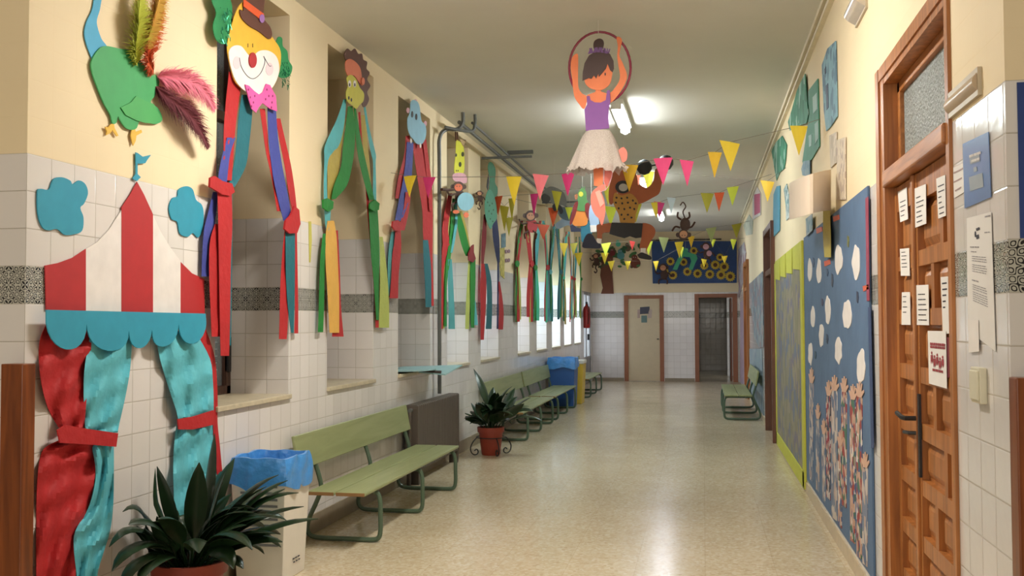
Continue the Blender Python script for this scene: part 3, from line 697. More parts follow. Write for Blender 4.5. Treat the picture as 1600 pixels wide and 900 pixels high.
feather([(214, 100), (212, 75), (216, 45), (218, 15), (222, -30)], .015, mat('feather_lime', (190, 196, 66), .8), t, .085, 1)
feather([(240, 112), (232, 95), (232, 65), (240, 35), (246, 0), (250, -40)], .02, mat('feather_orange', (206, 84, 34), .8), t, .085, 2)
feather([(225, 80), (233, 55), (242, 25), (252, -10), (256, -40)], .04, mat('feather_gold', (206, 160, 60), .8), t, .07, 5)
feather([(246, 120), (268, 122), (295, 128), (320, 145), (336, 172)], .02, mat('feather_pink', (232, 128, 150), .8), t, .115, 3, out=.07)
feather([(243, 135), (265, 155), (288, 172), (308, 195), (326, 232)], .014, mat('feather_maroon', (112, 44, 54), .8), t, .12, 4, out=.06)

# ================================================================== CLOWN
GREEN = card('green', (30, 132, 74)); PINK = card('pink', (226, 88, 160)); YEL = card('egg_yellow', (226, 176, 52)); BROWN = card('brown', (92, 52, 38)); BLK = M_BLACK
MGLIT = mat('green_tinsel', (20, 120, 84), .25, .4, 80, metal=.6)
t = thing('clown_decoration', (-L+.03, 5.4, 2.6), 'smiling paper clown face with green hair, brown hat and pink bow tie', 'wall decoration', 'paper faces with streamers at the windows')
F0 = .05
cut('hair', [(336, -20), (350, -14), (360, 2), (362, 20), (360, 35), (366, 50), (358, 64), (346, 69), (336, 60), (332, 40), (337, 20), (330, 0)], 'l', F0, GREEN, t, .004, True)
cut('hair', [(430, 70), (434, 58), (440, 60), (441, 72), (448, 80), (450, 94), (456, 105), (452, 118), (442, 122), (434, 118), (430, 100)], 'l', F0, GREEN, t, .004, True)
cut('face', [(362, 36), (368, 18), (378, 4), (400, 2), (420, 50), (436, 75), (438, 95), (434, 118), (424, 138), (405, 150), (388, 146), (368, 130), (360, 108), (354, 75), (358, 50)], 'l', F0+.006, YEL, t, .004, True)
cut('muzzle', [(357, 82), (364, 72), (376, 72), (386, 84), (393, 89), (404, 80), (418, 79), (431, 88), (436, 106), (432, 124), (422, 140), (405, 150), (388, 146), (370, 130), (361, 108)], 'l', F0+.011, WHITE, t, .003, True)
cut('nose', ell(394, 94, 6, 12), 'l', F0+.015, card('nose_red', (168, 34, 40)), t, .006)
wire('smile', [(374, 90), (377, 104), (386, 118), (396, 123), (406, 116), (412, 104), (414, 94), (412, 88), (420, 102), (424, 103)], 'l', F0+.016, .0018, M_INK, t)
b = MB(); [b.tube([pt(u, 68, 'x', -L+F0+.014), pt(u, 74, 'x', -L+F0+.014)], .002, 5) for u in (387.5, 395)]; b.build('eye_marks', M_INK, t)
for u, v in ((370, 98), (421, 108)): cut('cheek', ell(u, v, 6, 10), 'l', F0+.0145, card('cheek_pink', (226, 200, 204)), t, .001)
h = cut('hat', [(378, -20), (414, -22), (412, 5), (411, 28), (421, 42), (424, 55), (419, 61), (405, 50), (388, 40), (376, 27), (374, 15), (379, 17), (380, 0)], 'l', F0+.013, BROWN, t, .005, True)
cut('hat_band', [(380, -2), (412, 22), (411, 34), (380, 10)], 'l', F0+.019, card('orange', (222, 88, 38)), h, .003)
cut('hat_flower', ell(409, 29, 4, 7, 10), 'l', F0+.023, card('lilac', (150, 104, 168)), h, .003)
bt = cut('bow_tie', [(382, 132), (388, 134), (396, 142), (404, 148), (410, 144), (415, 131), (421, 133), (430, 150), (432, 174), (421, 170), (409, 161), (403, 168), (399, 176), (392, 170), (387, 152)], 'l', F0+.017, PINK, t, .005)
b = MB()
for (u, v) in ((388, 140), (391, 152), (396, 160), (398, 150), (393, 166), (417, 140), (420, 150), (425, 160), (415, 155), (424, 168), (426, 150)): cut('', ell(u, v, 1.1, 1.9, 7), 'l', F0+.0222, PINK, None, .001, mb=b)
b.build('dots', card('dark_pink', (140, 30, 90)), bt)
def tinsel(name, u, v0, v1, seed, parent, sp=4):
    rnd = random.Random(seed); b = MB()
    for k in range(46):
        vv = v0+(v1-v0)*rnd.random(); p = pt(u+rnd.uniform(-sp, sp), vv, 'x', -L+F0+.012+rnd.uniform(0, .02)); q = p+Vector((rnd.uniform(-.01, .015), rnd.uniform(-.018, .018), rnd.uniform(-.035, .0)))
        w = Vector((.001, .0025, .001)); b.grid([[p-w, p+w], [q-w, q+w]])
    return b.build(name, MGLIT, parent)
tinsel('tinsel', 352, 10, 66, 1, t, 8); tinsel('tinsel', 446, 96, 134, 2, t, 6)

# ------------------------------------------------------------------ streamers
CC = dict(red=(178, 32, 36), blue=(62, 70, 150), teal=(20, 100, 112), navy=(28, 40, 92), green=(22, 124, 40), cyan=(88, 176, 184), olive=(176, 158, 74), gold=(220, 170, 78), lime=(176, 186, 92), mint=(70, 196, 152), maroon=(126, 26, 34), sea=(74, 152, 156), grey=(96, 130, 130), yellow=(206, 192, 40))
def strip(parent, col, rows, off=.03, amp=.006, seed=0, name=None):
    return drape(name or 'streamer', rows, 'l', off, crepe(col, CC[col]), parent, amp, .4, 4, seed)
def knot(parent, col, P, off=.055):
    return cut('knot', P, 'l', off, crepe(col, CC[col]), parent, .012, False)
def streamer_set(i, label):
    y0, y1 = NICHES[i]
    return thing('crepe_streamers', (-L+.03, (y0+y1)/2, 1.4), label, 'streamers', 'crepe paper streamers tied at the window sides')
t = streamer_set(0, 'red, blue and teal crepe streamers hanging below the clown face')
strip(t, 'red', [(112, 358, 380), (160, 353, 373), (200, 350, 368), (240, 349, 365), (282, 343, 362)], .040)
strip(t, 'teal', [(148, 378, 396), (180, 373, 394), (220, 370, 390), (260, 365, 384), (292, 356, 367)], .034)
strip(t, 'blue', [(215, 355, 368), (240, 348, 360), (270, 342, 356), (296, 340, 354)], .044)
knot(t, 'red', [(326, 278), (333, 275), (345, 283), (360, 287), (364, 300), (356, 306), (344, 304), (335, 298), (325, 292)])
strip(t, 'blue', [(300, 333, 341), (330, 326, 338), (360, 319, 335), (400, 316, 330), (432, 315, 327)], .022)
strip(t, 'red', [(298, 340, 362), (350, 341, 363), (400, 342, 361), (470, 343, 360), (520, 344, 359), (556, 345, 358)], .050)
strip(t, 'red', [(350, 336, 345), (380, 328, 344), (430, 327, 342), (480, 329, 344), (526, 331, 345)], .036, seed=5)
strip(t, 'teal', [(300, 358, 363), (380, 359, 363), (460, 358, 362), (540, 356, 361)], .028)
strip(t, 'red', [(170, 406, 414), (205, 411, 418), (240, 416, 421), (275, 424, 431), (330, 433, 441)], .036, seed=6)
strip(t, 'blue', [(168, 418, 431), (220, 420, 435), (270, 426, 443), (310, 434, 451), (345, 443, 456)], .042)
strip(t, 'red', [(185, 431, 438), (220, 437, 446), (260, 445, 455), (300, 451, 461), (330, 457, 464)], .032, seed=7)
knot(t, 'red', [(444, 345), (452, 336), (458, 322), (465, 328), (467, 350), (462, 364), (450, 365), (442, 358)])
strip(t, 'red', [(358, 445, 453), (400, 441, 453), (450, 438, 452), (500, 437, 450), (530, 436, 448)], .036, seed=8)
strip(t, 'teal', [(358, 446, 461), (430, 447, 461), (480, 450, 460), (520, 455, 459)], .042)
strip(t, 'red', [(362, 459, 464), (420, 460, 465), (470, 461, 466), (521, 460, 466)], .034, seed=9)

# maned animal face at window 2
t = thing('paper_animal', (-L+.03, 7.0, 2.6), 'yellow-green paper animal face with brown mane at the second window', 'wall decoration', 'paper faces with streamers at the windows')
cut('mane', [(541, 97), (537, 86), (542, 76), (548, 80), (554, 76), (559, 84), (565, 84), (567, 93), (573, 97), (572, 107), (577, 114), (573, 124), (578, 134), (573, 144), (576, 155), (571, 166), (566, 166), (562, 150), (548, 112)], 'l', .045, BROWN, t, .004, True)
cut('hair', [(539, 98), (545, 92), (554, 96), (562, 106), (565, 122), (566, 134), (560, 128), (552, 118), (545, 120), (540, 112)], 'l', .051, card('coral', (214, 118, 84)), t, .004, True)
f = cut('face', [(541, 122), (548, 117), (556, 124), (561, 136), (568, 146), (567, 158), (561, 164), (556, 170), (550, 165), (542, 158), (540, 145), (543, 134)], 'l', .057, card('yellow_green', (196, 190, 66)), t, .004, True)
for u in (546, 554): e = cut('eye', ell(u, 131, 2.3, 5.5), 'l', .062, WHITE, f, .002); 
for u in (546.3, 554.3): cut('pupil', ell(u, 132.5, .9, 2.6), 'l', .065, BLK, f, .001)
b = MB(); [cut('', ell(u, v, 1.2, 3, 8), 'l', .0625, BLK, None, .001, mb=b) for u, v in ((545, 153), (549, 156))]; b.build('nostrils', BLK, f)
cut('ear', ell(567, 127, 2.5, 6, 10), 'l', .062, card('coral', 0), t, .003)
t = streamer_set(1, 'green, cyan and gold crepe streamers at the second window')
strip(t, 'cyan', [(155, 537, 541), (185, 527, 539), (215, 513, 534), (232, 507, 527), (250, 507, 513), (300, 506, 511), (345, 508, 515)], .030)
strip(t, 'olive', [(185, 528, 541), (220, 516, 535), (255, 512, 531), (290, 512, 525), (312, 512, 521)], .026)
strip(t, 'green', [(166, 544, 551), (200, 540, 555), (230, 536, 554), (260, 533, 550), (290, 522, 542), (311, 518, 524)], .040)
knot(t, 'green', [(503, 312), (510, 310), (519, 315), (518, 326), (511, 331), (503, 325)])
strip(t, 'cyan', [(325, 507, 517), (345, 508, 516), (360, 510, 514)], .034)
strip(t, 'green', [(365, 505, 510), (400, 501, 508), (450, 499, 507), (490, 498, 506), (519, 497, 505)], .034)
strip(t, 'red', [(360, 520, 528), (420, 522, 531), (480, 522, 533), (526, 519, 537)], .030)
strip(t, 'gold', [(345, 512, 522), (370, 509, 526), (410, 509, 528), (460, 512, 530), (520, 515, 530)], .038)
strip(t, 'green', [(168, 553, 556), (200, 555, 561), (240, 559, 569), (280, 568, 578), (312, 577, 585)], .040)
strip(t, 'cyan', [(165, 568, 571), (200, 573, 577), (240, 580, 587), (255, 583, 587), (300, 583, 588), (330, 584, 588)], .028)
strip(t, 'red', [(175, 560, 563), (230, 564, 567), (290, 571, 575), (330, 574, 578), (400, 580, 584), (460, 585, 590), (512, 587, 592)], .028)
strip(t, 'olive', [(180, 564, 570), (220, 566, 574), (260, 568, 578), (300, 574, 580)], .025)
knot(t, 'green', [(576, 318), (584, 312), (591, 318), (590, 328), (582, 330), (576, 326)])
strip(t, 'green', [(325, 576, 590), (360, 578, 592), (400, 580, 593), (440, 584, 592), (500, 588, 592)], .036)
strip(t, 'lime', [(370, 593, 598), (400, 594, 602), (440, 594, 606), (480, 593, 608), (512, 592, 608)], .034)

tag(cut('tape_strip', [(482, 346), (486, 346), (487, 375), (485, 410), (483, 410)], 'l', .001, card('tape_yellow', (196, 190, 90)), None, .002), 'short yellow-green tape strip on the tiles between first and second windows', 'tape')
# hippo at window 3
t = thing('paper_animal', (-L+.03, 8.75, 2.6), 'light blue paper hippopotamus head at the third window', 'wall decoration', 'paper faces with streamers at the windows')
def z1(x, y): return (600+x/4.09, 120+y/4.09)
f = cut('head', [z1(*p) for p in ((168, 165), (185, 148), (212, 160), (226, 195), (232, 250), (240, 285), (262, 310), (268, 360), (255, 410), (232, 434), (205, 425), (185, 400), (165, 375), (150, 330), (148, 270), (160, 240), (166, 205))], 'l', .057, card('hippo_blue', (136, 184, 208)), t, .004, True)
for x, y in ((180, 240), (206, 256)): cut('eye', ell(*z1(x, y), 1.5, 5), 'l', .063, BLK, f, .002)
for x, y in ((200, 160), (152, 215), (262, 300)): cut('ear', ell(*z1(x, y), 2.5, 4.5, 10), 'l', .053, card('pale_pink', (214, 160, 170)), t, .003)
for x, y in ((172, 410), (232, 440)): cut('tooth', ell(*z1(x, y), 1.3, 4, 8), 'l', .064, WHITE, f, .002)
t = streamer_set(2, 'red and dark blue crepe streamers at the third window, left of the pipe')
strip(t, 'red', [(212, 634, 640), (240, 632, 640), (280, 622, 634), (310, 618, 630)], .026)
strip(t, 'blue', [(222, 636, 646), (250, 634, 645), (280, 630, 643), (310, 624, 640), (345, 617, 628)], .034)
strip(t, 'red', [(300, 634, 642), (330, 630, 639), (360, 622, 632)], .038, seed=3)
strip(t, 'red', [(224, 644, 664), (250, 648, 666), (290, 654, 671), (330, 660, 676), (365, 661, 676), (410, 665, 676), (440, 668, 677), (478, 673, 678)], .030)
strip(t, 'red', [(218, 660, 666), (250, 664, 670), (290, 668, 675), (330, 671, 676)], .040, seed=4)
strip(t, 'teal', [(375, 661, 669), (410, 662, 673), (440, 664, 674), (480, 665, 674)], .037)
knot(t, 'red', [(612, 346), (620, 344), (626, 350), (624, 361), (615, 360), (611, 354)])
strip(t, 'sea', [(362, 612, 620), (385, 608, 615), (420, 606, 611), (462, 607, 611)], .026)
strip(t, 'red', [(360, 618, 626), (380, 616, 627), (400, 613, 626), (430, 612, 623), (466, 609, 622)], .036)

# giraffe at window 4 with the monkey holding a balloon
t = thing('paper_animal', (-L+.03, 10.4, 2.7), 'yellow spotted paper giraffe head and neck at the fourth window', 'wall decoration', 'paper faces with streamers at the windows')
f = cut('head', [z1(*p) for p in ((462, 405), (480, 412), (505, 440), (512, 520), (510, 600), (495, 622), (455, 618), (447, 590), (455, 500), (458, 440))], 'l', .050, card('giraffe_yellow', (214, 212, 62)), t, .004, True)
b = MB(); [cut('', ell(*z1(x, y), r, r*1.8, 8), 'l', .055, BLK, None, .001, mb=b) for x, y, r in ((486, 560, 2.3), (503, 495, 2.2), (460, 500, 1.6), (462, 600, .8), (473, 600, .8))]; b.build('spots', card('dark_spot', (60, 60, 30)), f)
wire('horn', [z1(457, 350), z1(460, 410)], 'l', .05, .008, card('brown', 0), t, False); wire('horn', [z1(468, 352), z1(471, 412)], 'l', .05, .008, card('brown', 0), t, False)
cut('ear', [z1(480, 400), z1(524, 402), z1(505, 445)], 'l', .055, card('ear_beige', (186, 158, 120)), t)
cut('muzzle', [(707, 273), (714, 270), (724, 271), (729, 277), (728, 286), (716, 285), (708, 281)], 'l', .055, card('pale_pink', 0), t, .004, True)
t = streamer_set(3, 'green, red and blue-green crepe streamers at the fourth window, right of the pipe')
strip(t, 'red', [(302, 701, 707), (335, 694, 703), (360, 691, 700), (380, 692, 703), (388, 691, 701), (420, 690, 694), (470, 689, 693), (514, 689, 692)], .030)
strip(t, 'lime', [(330, 700, 708), (360, 701, 707), (395, 698, 703), (430, 693, 697), (480, 693, 696), (513, 692, 695)], .024)
strip(t, 'green', [(310, 707, 711), (340, 705, 712), (375, 702, 708), (410, 697, 703), (450, 695, 698), (510, 694, 698)], .036)
strip(t, 'cyan', [(305, 711, 714), (345, 711, 715), (375, 707, 711), (395, 704, 707)], .040)
strip(t, 'sea', [(405, 700, 706), (440, 700, 708), (480, 701, 710), (514, 701, 711)], .038)
strip(t, 'green', [(333, 713, 719), (360, 716, 727), (385, 722, 733), (400, 728, 737)], .036, seed=5)
strip(t, 'olive', [(330, 718, 722), (360, 724, 730), (400, 732, 737)], .026)
knot(t, 'maroon', [(731, 396), (736, 384), (739, 382), (739, 394), (742, 404), (738, 410), (731, 407)])
strip(t, 'green', [(405, 735, 743), (440, 735, 743), (475, 735, 742), (512, 736, 741)], .036, seed=6)
strip(t, 'lime', [(405, 732, 737), (440, 730, 736), (480, 728, 734), (514, 727, 733)], .030)
strip(t, 'cyan', [(470, 740, 743), (490, 741, 745), (508, 741, 747)], .030)

# crocodile at window 5
t = thing('paper_animal', (-L+.03, 12.0, 2.5), 'green paper crocodile hanging head up at the fifth window', 'wall decoration', 'paper faces with streamers at the windows')
cut('head', [(762, 262), (765, 253), (771, 257), (774, 268), (773, 285), (777, 294), (776, 305), (768, 310), (764, 296), (765, 280)], 'l', .050, card('sea_green', (60, 140, 104)), t, .004, True)
cut('body', [(759, 306), (764, 296), (770, 302), (775, 320), (776, 340), (770, 350), (766, 358), (760, 345), (757, 325)], 'l', .056, card('croc_teal', (78, 160, 130)), t, .004, True)
b = MB(); [cut('', ell(760+rx*1., 312+ry, .9, 1.6, 6), 'l', .061, BLK, None, .001, mb=b) for rx, ry in ((2, 4), (5, 9), (9, 6), (4, 18), (8, 22), (11, 16), (6, 30), (10, 34))]; b.build('spots', card('croc_dark', (30, 96, 66)), t)
cut('jaw', [(761, 282), (763, 272), (764, 284), (762, 298), (760, 292)], 'l', .052, BLK, t)
t = streamer_set(4, 'red, navy and teal crepe streamers at the fifth window')
strip(t, 'maroon', [(335, 756, 760), (370, 753, 760), (400, 752, 757), (412, 752, 756)], .030)
strip(t, 'navy', [(338, 769, 776), (370, 770, 780), (395, 774, 781), (410, 777, 781)], .036)
strip(t, 'red', [(412, 752, 757), (440, 751, 760), (480, 751, 759), (531, 751, 756)], .036)
strip(t, 'teal', [(412, 754, 762), (440, 760, 768), (480, 761, 769), (514, 759, 768)], .030)
strip(t, 'navy', [(408, 777, 780), (440, 777, 780), (470, 777, 779), (514, 776, 779)], .030, seed=4)
strip(t, 'red', [(440, 779, 781), (465, 780, 785), (490, 780, 787), (515, 779, 786)], .036, seed=2)

def template(i, cu, hw, vt, vk, vb, cols, label, seed):
    rnd = random.Random(seed); t = streamer_set(i, label); w = hw
    for s in (-1, 1):
        for k in range(3):
            c = cols[(k+(0 if s < 0 else 2)) % len(cols)]; d0 = rnd.uniform(.15, .5)*w; sw = rnd.uniform(.10, .22)*w
            e = cu+s*(w-.12*w*k); mid = cu+s*(w*.62+rnd.uniform(-.1, .1)*w)
            strip(t, c, [(vt+4*k, cu+s*d0-sw, cu+s*d0+sw), ((vt+vk)/2, mid-sw*1.3, mid+sw*1.3), (vk, e-sw*.5, e+sw*.5)], .026+.005*k, .01, seed+k)
            e2 = cu+s*w*(.95-.2*k); c2 = cols[(k+1+(0 if s < 0 else 1)) % len(cols)]
            strip(t, c2, [(vk-1, e-sw*.5, e+sw*.5), ((vk+vb)/2, e2-sw, e2+sw), (vb-rnd.uniform(0, 12), e2-sw, e2+sw)], .028+.005*k, .01, seed+k+9)
        knot(t, cols[0] if s > 0 else cols[1], ell(cu+s*w*.95, vk, w*.26, w*.45, 8), .05)
template(5, 819, 12, 345, 412, 507, ['red', 'green', 'red', 'lime'], 'red and green crepe streamers under the monkey in red, sixth window', 61)
template(6, 846, 10, 345, 418, 505, ['red', 'green', 'cyan', 'mint'], 'cyan, green and red crepe streamers at the seventh window', 72)
template(7, 868, 8.5, 350, 425, 506, ['teal', 'cyan', 'green', 'sea'], 'mostly blue-green crepe streamers at the eighth window', 83)
template(8, 887, 6.5, 362, 434, 507, ['red', 'mint', 'cyan', 'olive'], 'mint, cyan and red crepe streamers at the ninth window', 94)
template(9, 903, 5.5, 370, 436, 500, ['green', 'red', 'sea', 'lime'], 'red and green crepe streamers at the last window before the end door', 15)

# ================================================================== HANGING FIGURES
SKIN = card('orange_skin', (216, 116, 68)); BSK = card('tan_skin', (164, 88, 52)); DBR = card('dark_hair', (62, 40, 36)); PURP = card('violet', (122, 66, 142))
YB = 6.85; pb = ('y', YB)
def string_to_ceiling(u, v, y, parent, m=None):
    p = pt(u, v, 'y', y); MB().tube([p, (p.x, p.y, H)], .0015, 4).build('hanging_thread', m or M_PAPER, parent)
t = thing('ballerina_figure', (-.72, YB, 2.2), 'paper ballerina holding a hoop, hanging from the ceiling in a white tulle skirt', 'hanging figure')
def zb(x, y): return (860+x/3.75, 30+y/3.75)
cx, cy = zb(290, 285)
c0 = pt(cx, cy, 'y', YB+.01); hp = []
for k in range(41):
    w = 2*PI*k/40; hp.append(pt(cx+48*math.cos(w), cy+56*math.sin(w), 'y', YB+.012))
MB().tube(hp, .009, 8).build('hoop', mat('hoop_purple', (134, 40, 70), .2, .1, spec=.9), t)
cut('arm', [zb(*p) for p in ((122, 245), (135, 215), (160, 205), (163, 260), (162, 330), (165, 400), (185, 435), (215, 455), (210, 500), (195, 527), (170, 500), (140, 450), (128, 350), (120, 290))], pb, 0, SKIN, t, .005, True)
cut('arm', [zb(*p) for p in ((388, 110), (405, 105), (420, 125), (412, 165), (405, 215), (425, 260), (448, 320), (445, 360), (420, 410), (385, 460), (350, 490), (340, 440), (365, 420), (400, 370), (408, 330), (400, 280), (392, 220), (395, 160))], pb, 0, SKIN, t, .005, True)
cut('neck', [zb(*p) for p in ((272, 400), (296, 400), (298, 425), (345, 440), (345, 500), (215, 500), (215, 445), (262, 428))], pb, .004, SKIN, t, .005)
f = cut('face', [zb(*p) for p in ((200, 350), (205, 270), (260, 215), (330, 215), (362, 270), (362, 330), (345, 385), (300, 415), (245, 410), (210, 385))], pb, .010, SKIN, t, .005, True)
cut('hair', [zb(*p) for p in ((188, 362), (190, 310), (200, 260), (225, 215), (262, 190), (315, 182), (350, 205), (370, 245), (373, 290), (364, 312), (350, 300), (335, 262), (325, 290), (300, 320), (285, 338), (280, 320), (268, 348), (255, 330), (240, 350), (225, 345))], pb, .016, DBR, t, .005)
cut('hair_bun', [zb(*p) for p in ((252, 160), (258, 130), (282, 115), (305, 120), (314, 140), (310, 165), (300, 180), (262, 182))], pb, .012, DBR, t, .006, True)
b = MB(); rnd = random.Random(2)
for k in range(16):
    a = zb(225+k*7.5, 192-9*math.sin(k/15*PI)); w = rnd.uniform(-3, 3); cut('', [(a[0]-1.5, a[1]+3), (a[0]+1.5, a[1]+3), (a[0]+w+.8, a[1]-5), (a[0]+w-.8, a[1]-5)], pb, .02+.002*(k % 3), PURP, None, .001, mb=b)
b.build('hair_ribbon', card('ribbon_violet', (110, 74, 130)), t)
cut('eye', ell(*zb(321, 322), 1.1, 2.4, 8), pb, .017, BLK, f, .001)
cut('bodice', [zb(*p) for p in ((213, 452), (230, 450), (236, 475), (260, 488), (295, 490), (325, 475), (332, 420), (348, 415), (352, 480), (342, 530), (340, 580), (345, 640), (208, 655), (205, 600), (200, 530), (215, 500))], pb, .016, PURP, t, .006)
# tulle skirt: layered gathered cone with real depth
MT = bpy.data.materials.new('tulle'); MT.use_nodes = True; nt = MT.node_tree; bs = nt.nodes['Principled BSDF']
bs.inputs['Base Color'].default_value = srgb((206, 194, 186)); bs.inputs['Roughness'].default_value = .9
geo = nt.nodes.new('ShaderNodeNewGeometry'); n = nt.nodes.new('ShaderNodeTexNoise'); n.inputs['Scale'].default_value = 260; nt.links.new(geo.outputs['Position'], n.inputs['Vector'])
mr = nt.nodes.new('ShaderNodeMapRange'); mr.inputs[1].default_value = .35; mr.inputs[2].default_value = .6; mr.inputs[3].default_value = .45; mr.inputs[4].default_value = .72; nt.links.new(n.outputs['Fac'], mr.inputs[0]); nt.links.new(mr.outputs[0], bs.inputs['Alpha'])
top = pt(934, 204, 'y', YB); 
for lay, (hw, zz, sd) in enumerate(((.205, .285, 1), (.19, .265, 2), (.165, .25, 3))):
    rnd = random.Random(sd); rows = []; n = 72; j = [rnd.uniform(-1, 1) for _ in range(n)]
    for q in range(9):
        s = q/8; row = []
        for k in range(n+1):
            w = 2*PI*k/n; r = .085+(hw-.085)*(s**.75)*(1+.10*math.sin(k*PI*2/n*11+sd)*s+.04*j[k % n]*s)
            rj = 1+(.10*j[(k*7+sd) % n] if q == 8 else 0); row.append((top.x-.01*s+r*rj*math.cos(w), YB+.01+r*.55*math.sin(w), top.z-zz*s*(1+(.10*j[(k*5) % n] if q == 8 else .03*math.sin(k*.7)*s))))
        rows.append(row)
    b = MB().grid(rows); b.smooth = True; b.build('tulle_layer', MT, t)
cut('leg', [(927, 250), (943, 250), (942, 288), (936, 292), (928, 290)], pb, 0, SKIN, t, .005)
cut('leg', [(945, 255), (958, 255), (956, 275), (949, 292), (944, 288)], pb, 0, card('leg_coral', (196, 96, 84)), t, .005)
cut('foot', [(966, 236), (974, 230), (980, 238), (979, 250), (972, 254), (966, 248)], pb, .004, card('shoe_coral', (222, 120, 104)), t, .005, True)
cut('ballet_shoe', [(924, 303), (934, 292), (945, 288), (946, 294), (940, 300), (944, 312), (946, 330), (943, 346), (940, 352), (936, 342), (930, 336), (924, 322)], pb, .004, card('shoe_coral', 0), t, .005, True)
wire('shoe_ribbon', [(944, 262), (943, 280), (946, 295), (938, 300)], pb, .015, .003, card('pale_pink', 0), t); wire('shoe_ribbon', [(957, 262), (956, 275), (951, 290), (945, 298)], pb, .015, .003, card('pale_pink', 0), t)
cut('shoe_stripe', [(930, 300), (937, 297), (944, 318), (938, 324)], pb, .012, card('pale_coral', (240, 164, 150)), t, .003)
string_to_ceiling(935, 52, YB, t)

YS2 = 9.3; ps = ('y', YS2)
t = thing('strongman_figure', (-.75, YS2, 2.3), 'paper strongman in spotted leotard and black shorts lifting a barbell', 'hanging figure')
def zs(x, y): return (860+x/4.5, 220+y/4.5)
cut('arm', [zs(*p) for p in ((430, 250), (455, 205), (490, 200), (505, 290), (470, 360), (440, 440), (415, 440), (410, 360))], ps, 0, BSK, t, .006, True)
cut('arm', [zs(*p) for p in ((735, 205), (765, 200), (790, 260), (782, 310), (765, 370), (720, 400), (640, 440), (560, 450), (560, 350), (620, 310), (680, 330), (725, 280))], ps, 0, BSK, t, .006, True)
hd = cut('head', [zs(*p) for p in ((470, 220), (520, 195), (580, 210), (612, 260), (610, 350), (570, 400), (500, 400), (465, 350), (455, 280))], ps, .008, BSK, t, .006, True)
cut('beard', ell(*zs(510, 325), 12, 10), ps, .016, BLK, hd, .004); cut('mouth', ell(*zs(512, 328), 7, 6), ps, .022, card('mouth_grey', (176, 172, 168)), hd, .003)
lt = cut('leotard', [zs(*p) for p in ((455, 365), (500, 385), (560, 370), (600, 400), (620, 450), (600, 520), (590, 580), (500, 585), (480, 520), (455, 470), (440, 420))], ps, .014, card('leopard', (176, 128, 52)), t, .005, True)
b = MB(); rnd = random.Random(5)
for x, y in ((465, 400), (500, 405), (540, 400), (580, 420), (460, 435), (505, 440), (480, 475), (545, 435), (520, 480), (560, 470), (590, 480), (500, 520), (545, 520), (520, 550), (570, 540), (600, 440)):
    cut('', ell(*zs(x, y), 1.6, 1.9, 7, rnd.random()*3), ps, .02, BLK, None, .001, mb=b)
b.build('spots', BLK, lt)
cut('shorts', [zs(*p) for p in ((430, 575), (650, 580), (640, 680), (600, 685), (560, 672), (520, 685), (470, 672), (415, 655))], ps, .020, BLK, t, .006)
cut('leg', [zs(*p) for p in ((430, 580), (380, 585), (330, 590), (325, 625), (330, 660), (330, 700), (362, 705), (368, 650), (420, 640))], ps, .010, BSK, t, .006, True)
cut('leg', [zs(*p) for p in ((640, 585), (700, 588), (735, 620), (735, 660), (710, 700), (690, 740), (665, 790), (635, 790), (628, 740), (640, 680))], ps, .010, BSK, t, .006, True)
cut('sock', [zs(*p) for p in ((326, 685), (362, 690), (356, 725), (322, 720))], ps, .017, WHITE, t, .004)
cut('sock', [zs(*p) for p in ((634, 755), (672, 755), (668, 795), (632, 795))], ps, .017, WHITE, t, .004)
cut('shoe', [zs(*p) for p in ((255, 660), (290, 655), (330, 715), (352, 725), (350, 756), (280, 756), (228, 750), (230, 710))], ps, .018, card('navy', (28, 32, 58)), t, .006, True)
cut('shoe', [zs(*p) for p in ((618, 800), (640, 785), (672, 795), (708, 815), (706, 836), (660, 832), (622, 822))], ps, .018, BLK, t, .006, True)
p0 = pt(*zs(660, 185), 'y', YS2-.03); p1 = pt(1040, 250, 'y', YS2-.03)
bb = MB().tube([p0, (p1.x, p1.y, p0.z+.035)], .008, 8).build('barbell_bar', M_IRON, t)
MB().lathe([(.001, -.075), (.045, -.06), (.072, -.02), (.072, .02), (.045, .06), (.001, .075)], 20, tuple(p0)).build('barbell_ball', M_BLACK, t)
MB().lathe([(.001, -.075), (.045, -.06), (.072, -.02), (.072, .02), (.045, .06), (.001, .075)], 20, (p1.x, p1.y, p0.z+.035)).build('barbell_ball', M_BLACK, t)
string_to_ceiling(975, 268, YS2, t)

YP = 11.0; pp_ = ('y', YP)
t = thing('parrot_figure', (-1.4, YP, 2.3), 'paper parrot with green head, red wings and orange belly, hanging', 'hanging figure')
cut('tail', [zs(*p) for p in ((215, 600), (275, 560), (300, 600), (290, 660), (255, 700), (222, 712), (215, 660))], pp_, 0, card('deep_teal', (24, 92, 112)), t, .005, True)
cut('belly', [zs(*p) for p in ((175, 490), (210, 470), (250, 480), (262, 540), (255, 590), (200, 600), (155, 585))], pp_, .006, card('parrot_orange', (196, 116, 44)), t, .005, True)
hd = cut('head', [zs(*p) for p in ((190, 385), (205, 345), (230, 335), (252, 360), (255, 410), (272, 445), (265, 490), (190, 490), (195, 440))], pp_, .012, card('parrot_green', (74, 122, 66)), t, .005, True)
cut('eye', ell(*zs(215, 375), 3.5, 4), pp_, .018, card('yellow_green', 0), hd, .002)
cut('beak', [zs(*p) for p in ((190, 375), (172, 380), (172, 400), (180, 415), (192, 400))], pp_, .016, card('beak_brown', (150, 90, 60)), hd, .004, True)
for P in (((195, 430), (170, 440), (150, 510), (136, 580), (145, 590), (165, 550), (185, 490)), ((245, 450), (265, 435), (288, 465), (290, 510), (275, 560), (258, 530), (245, 490))):
    cut('wing', [zs(*p) for p in P], pp_, .016, card('wing_maroon', (112, 26, 28)), t, .005, True)
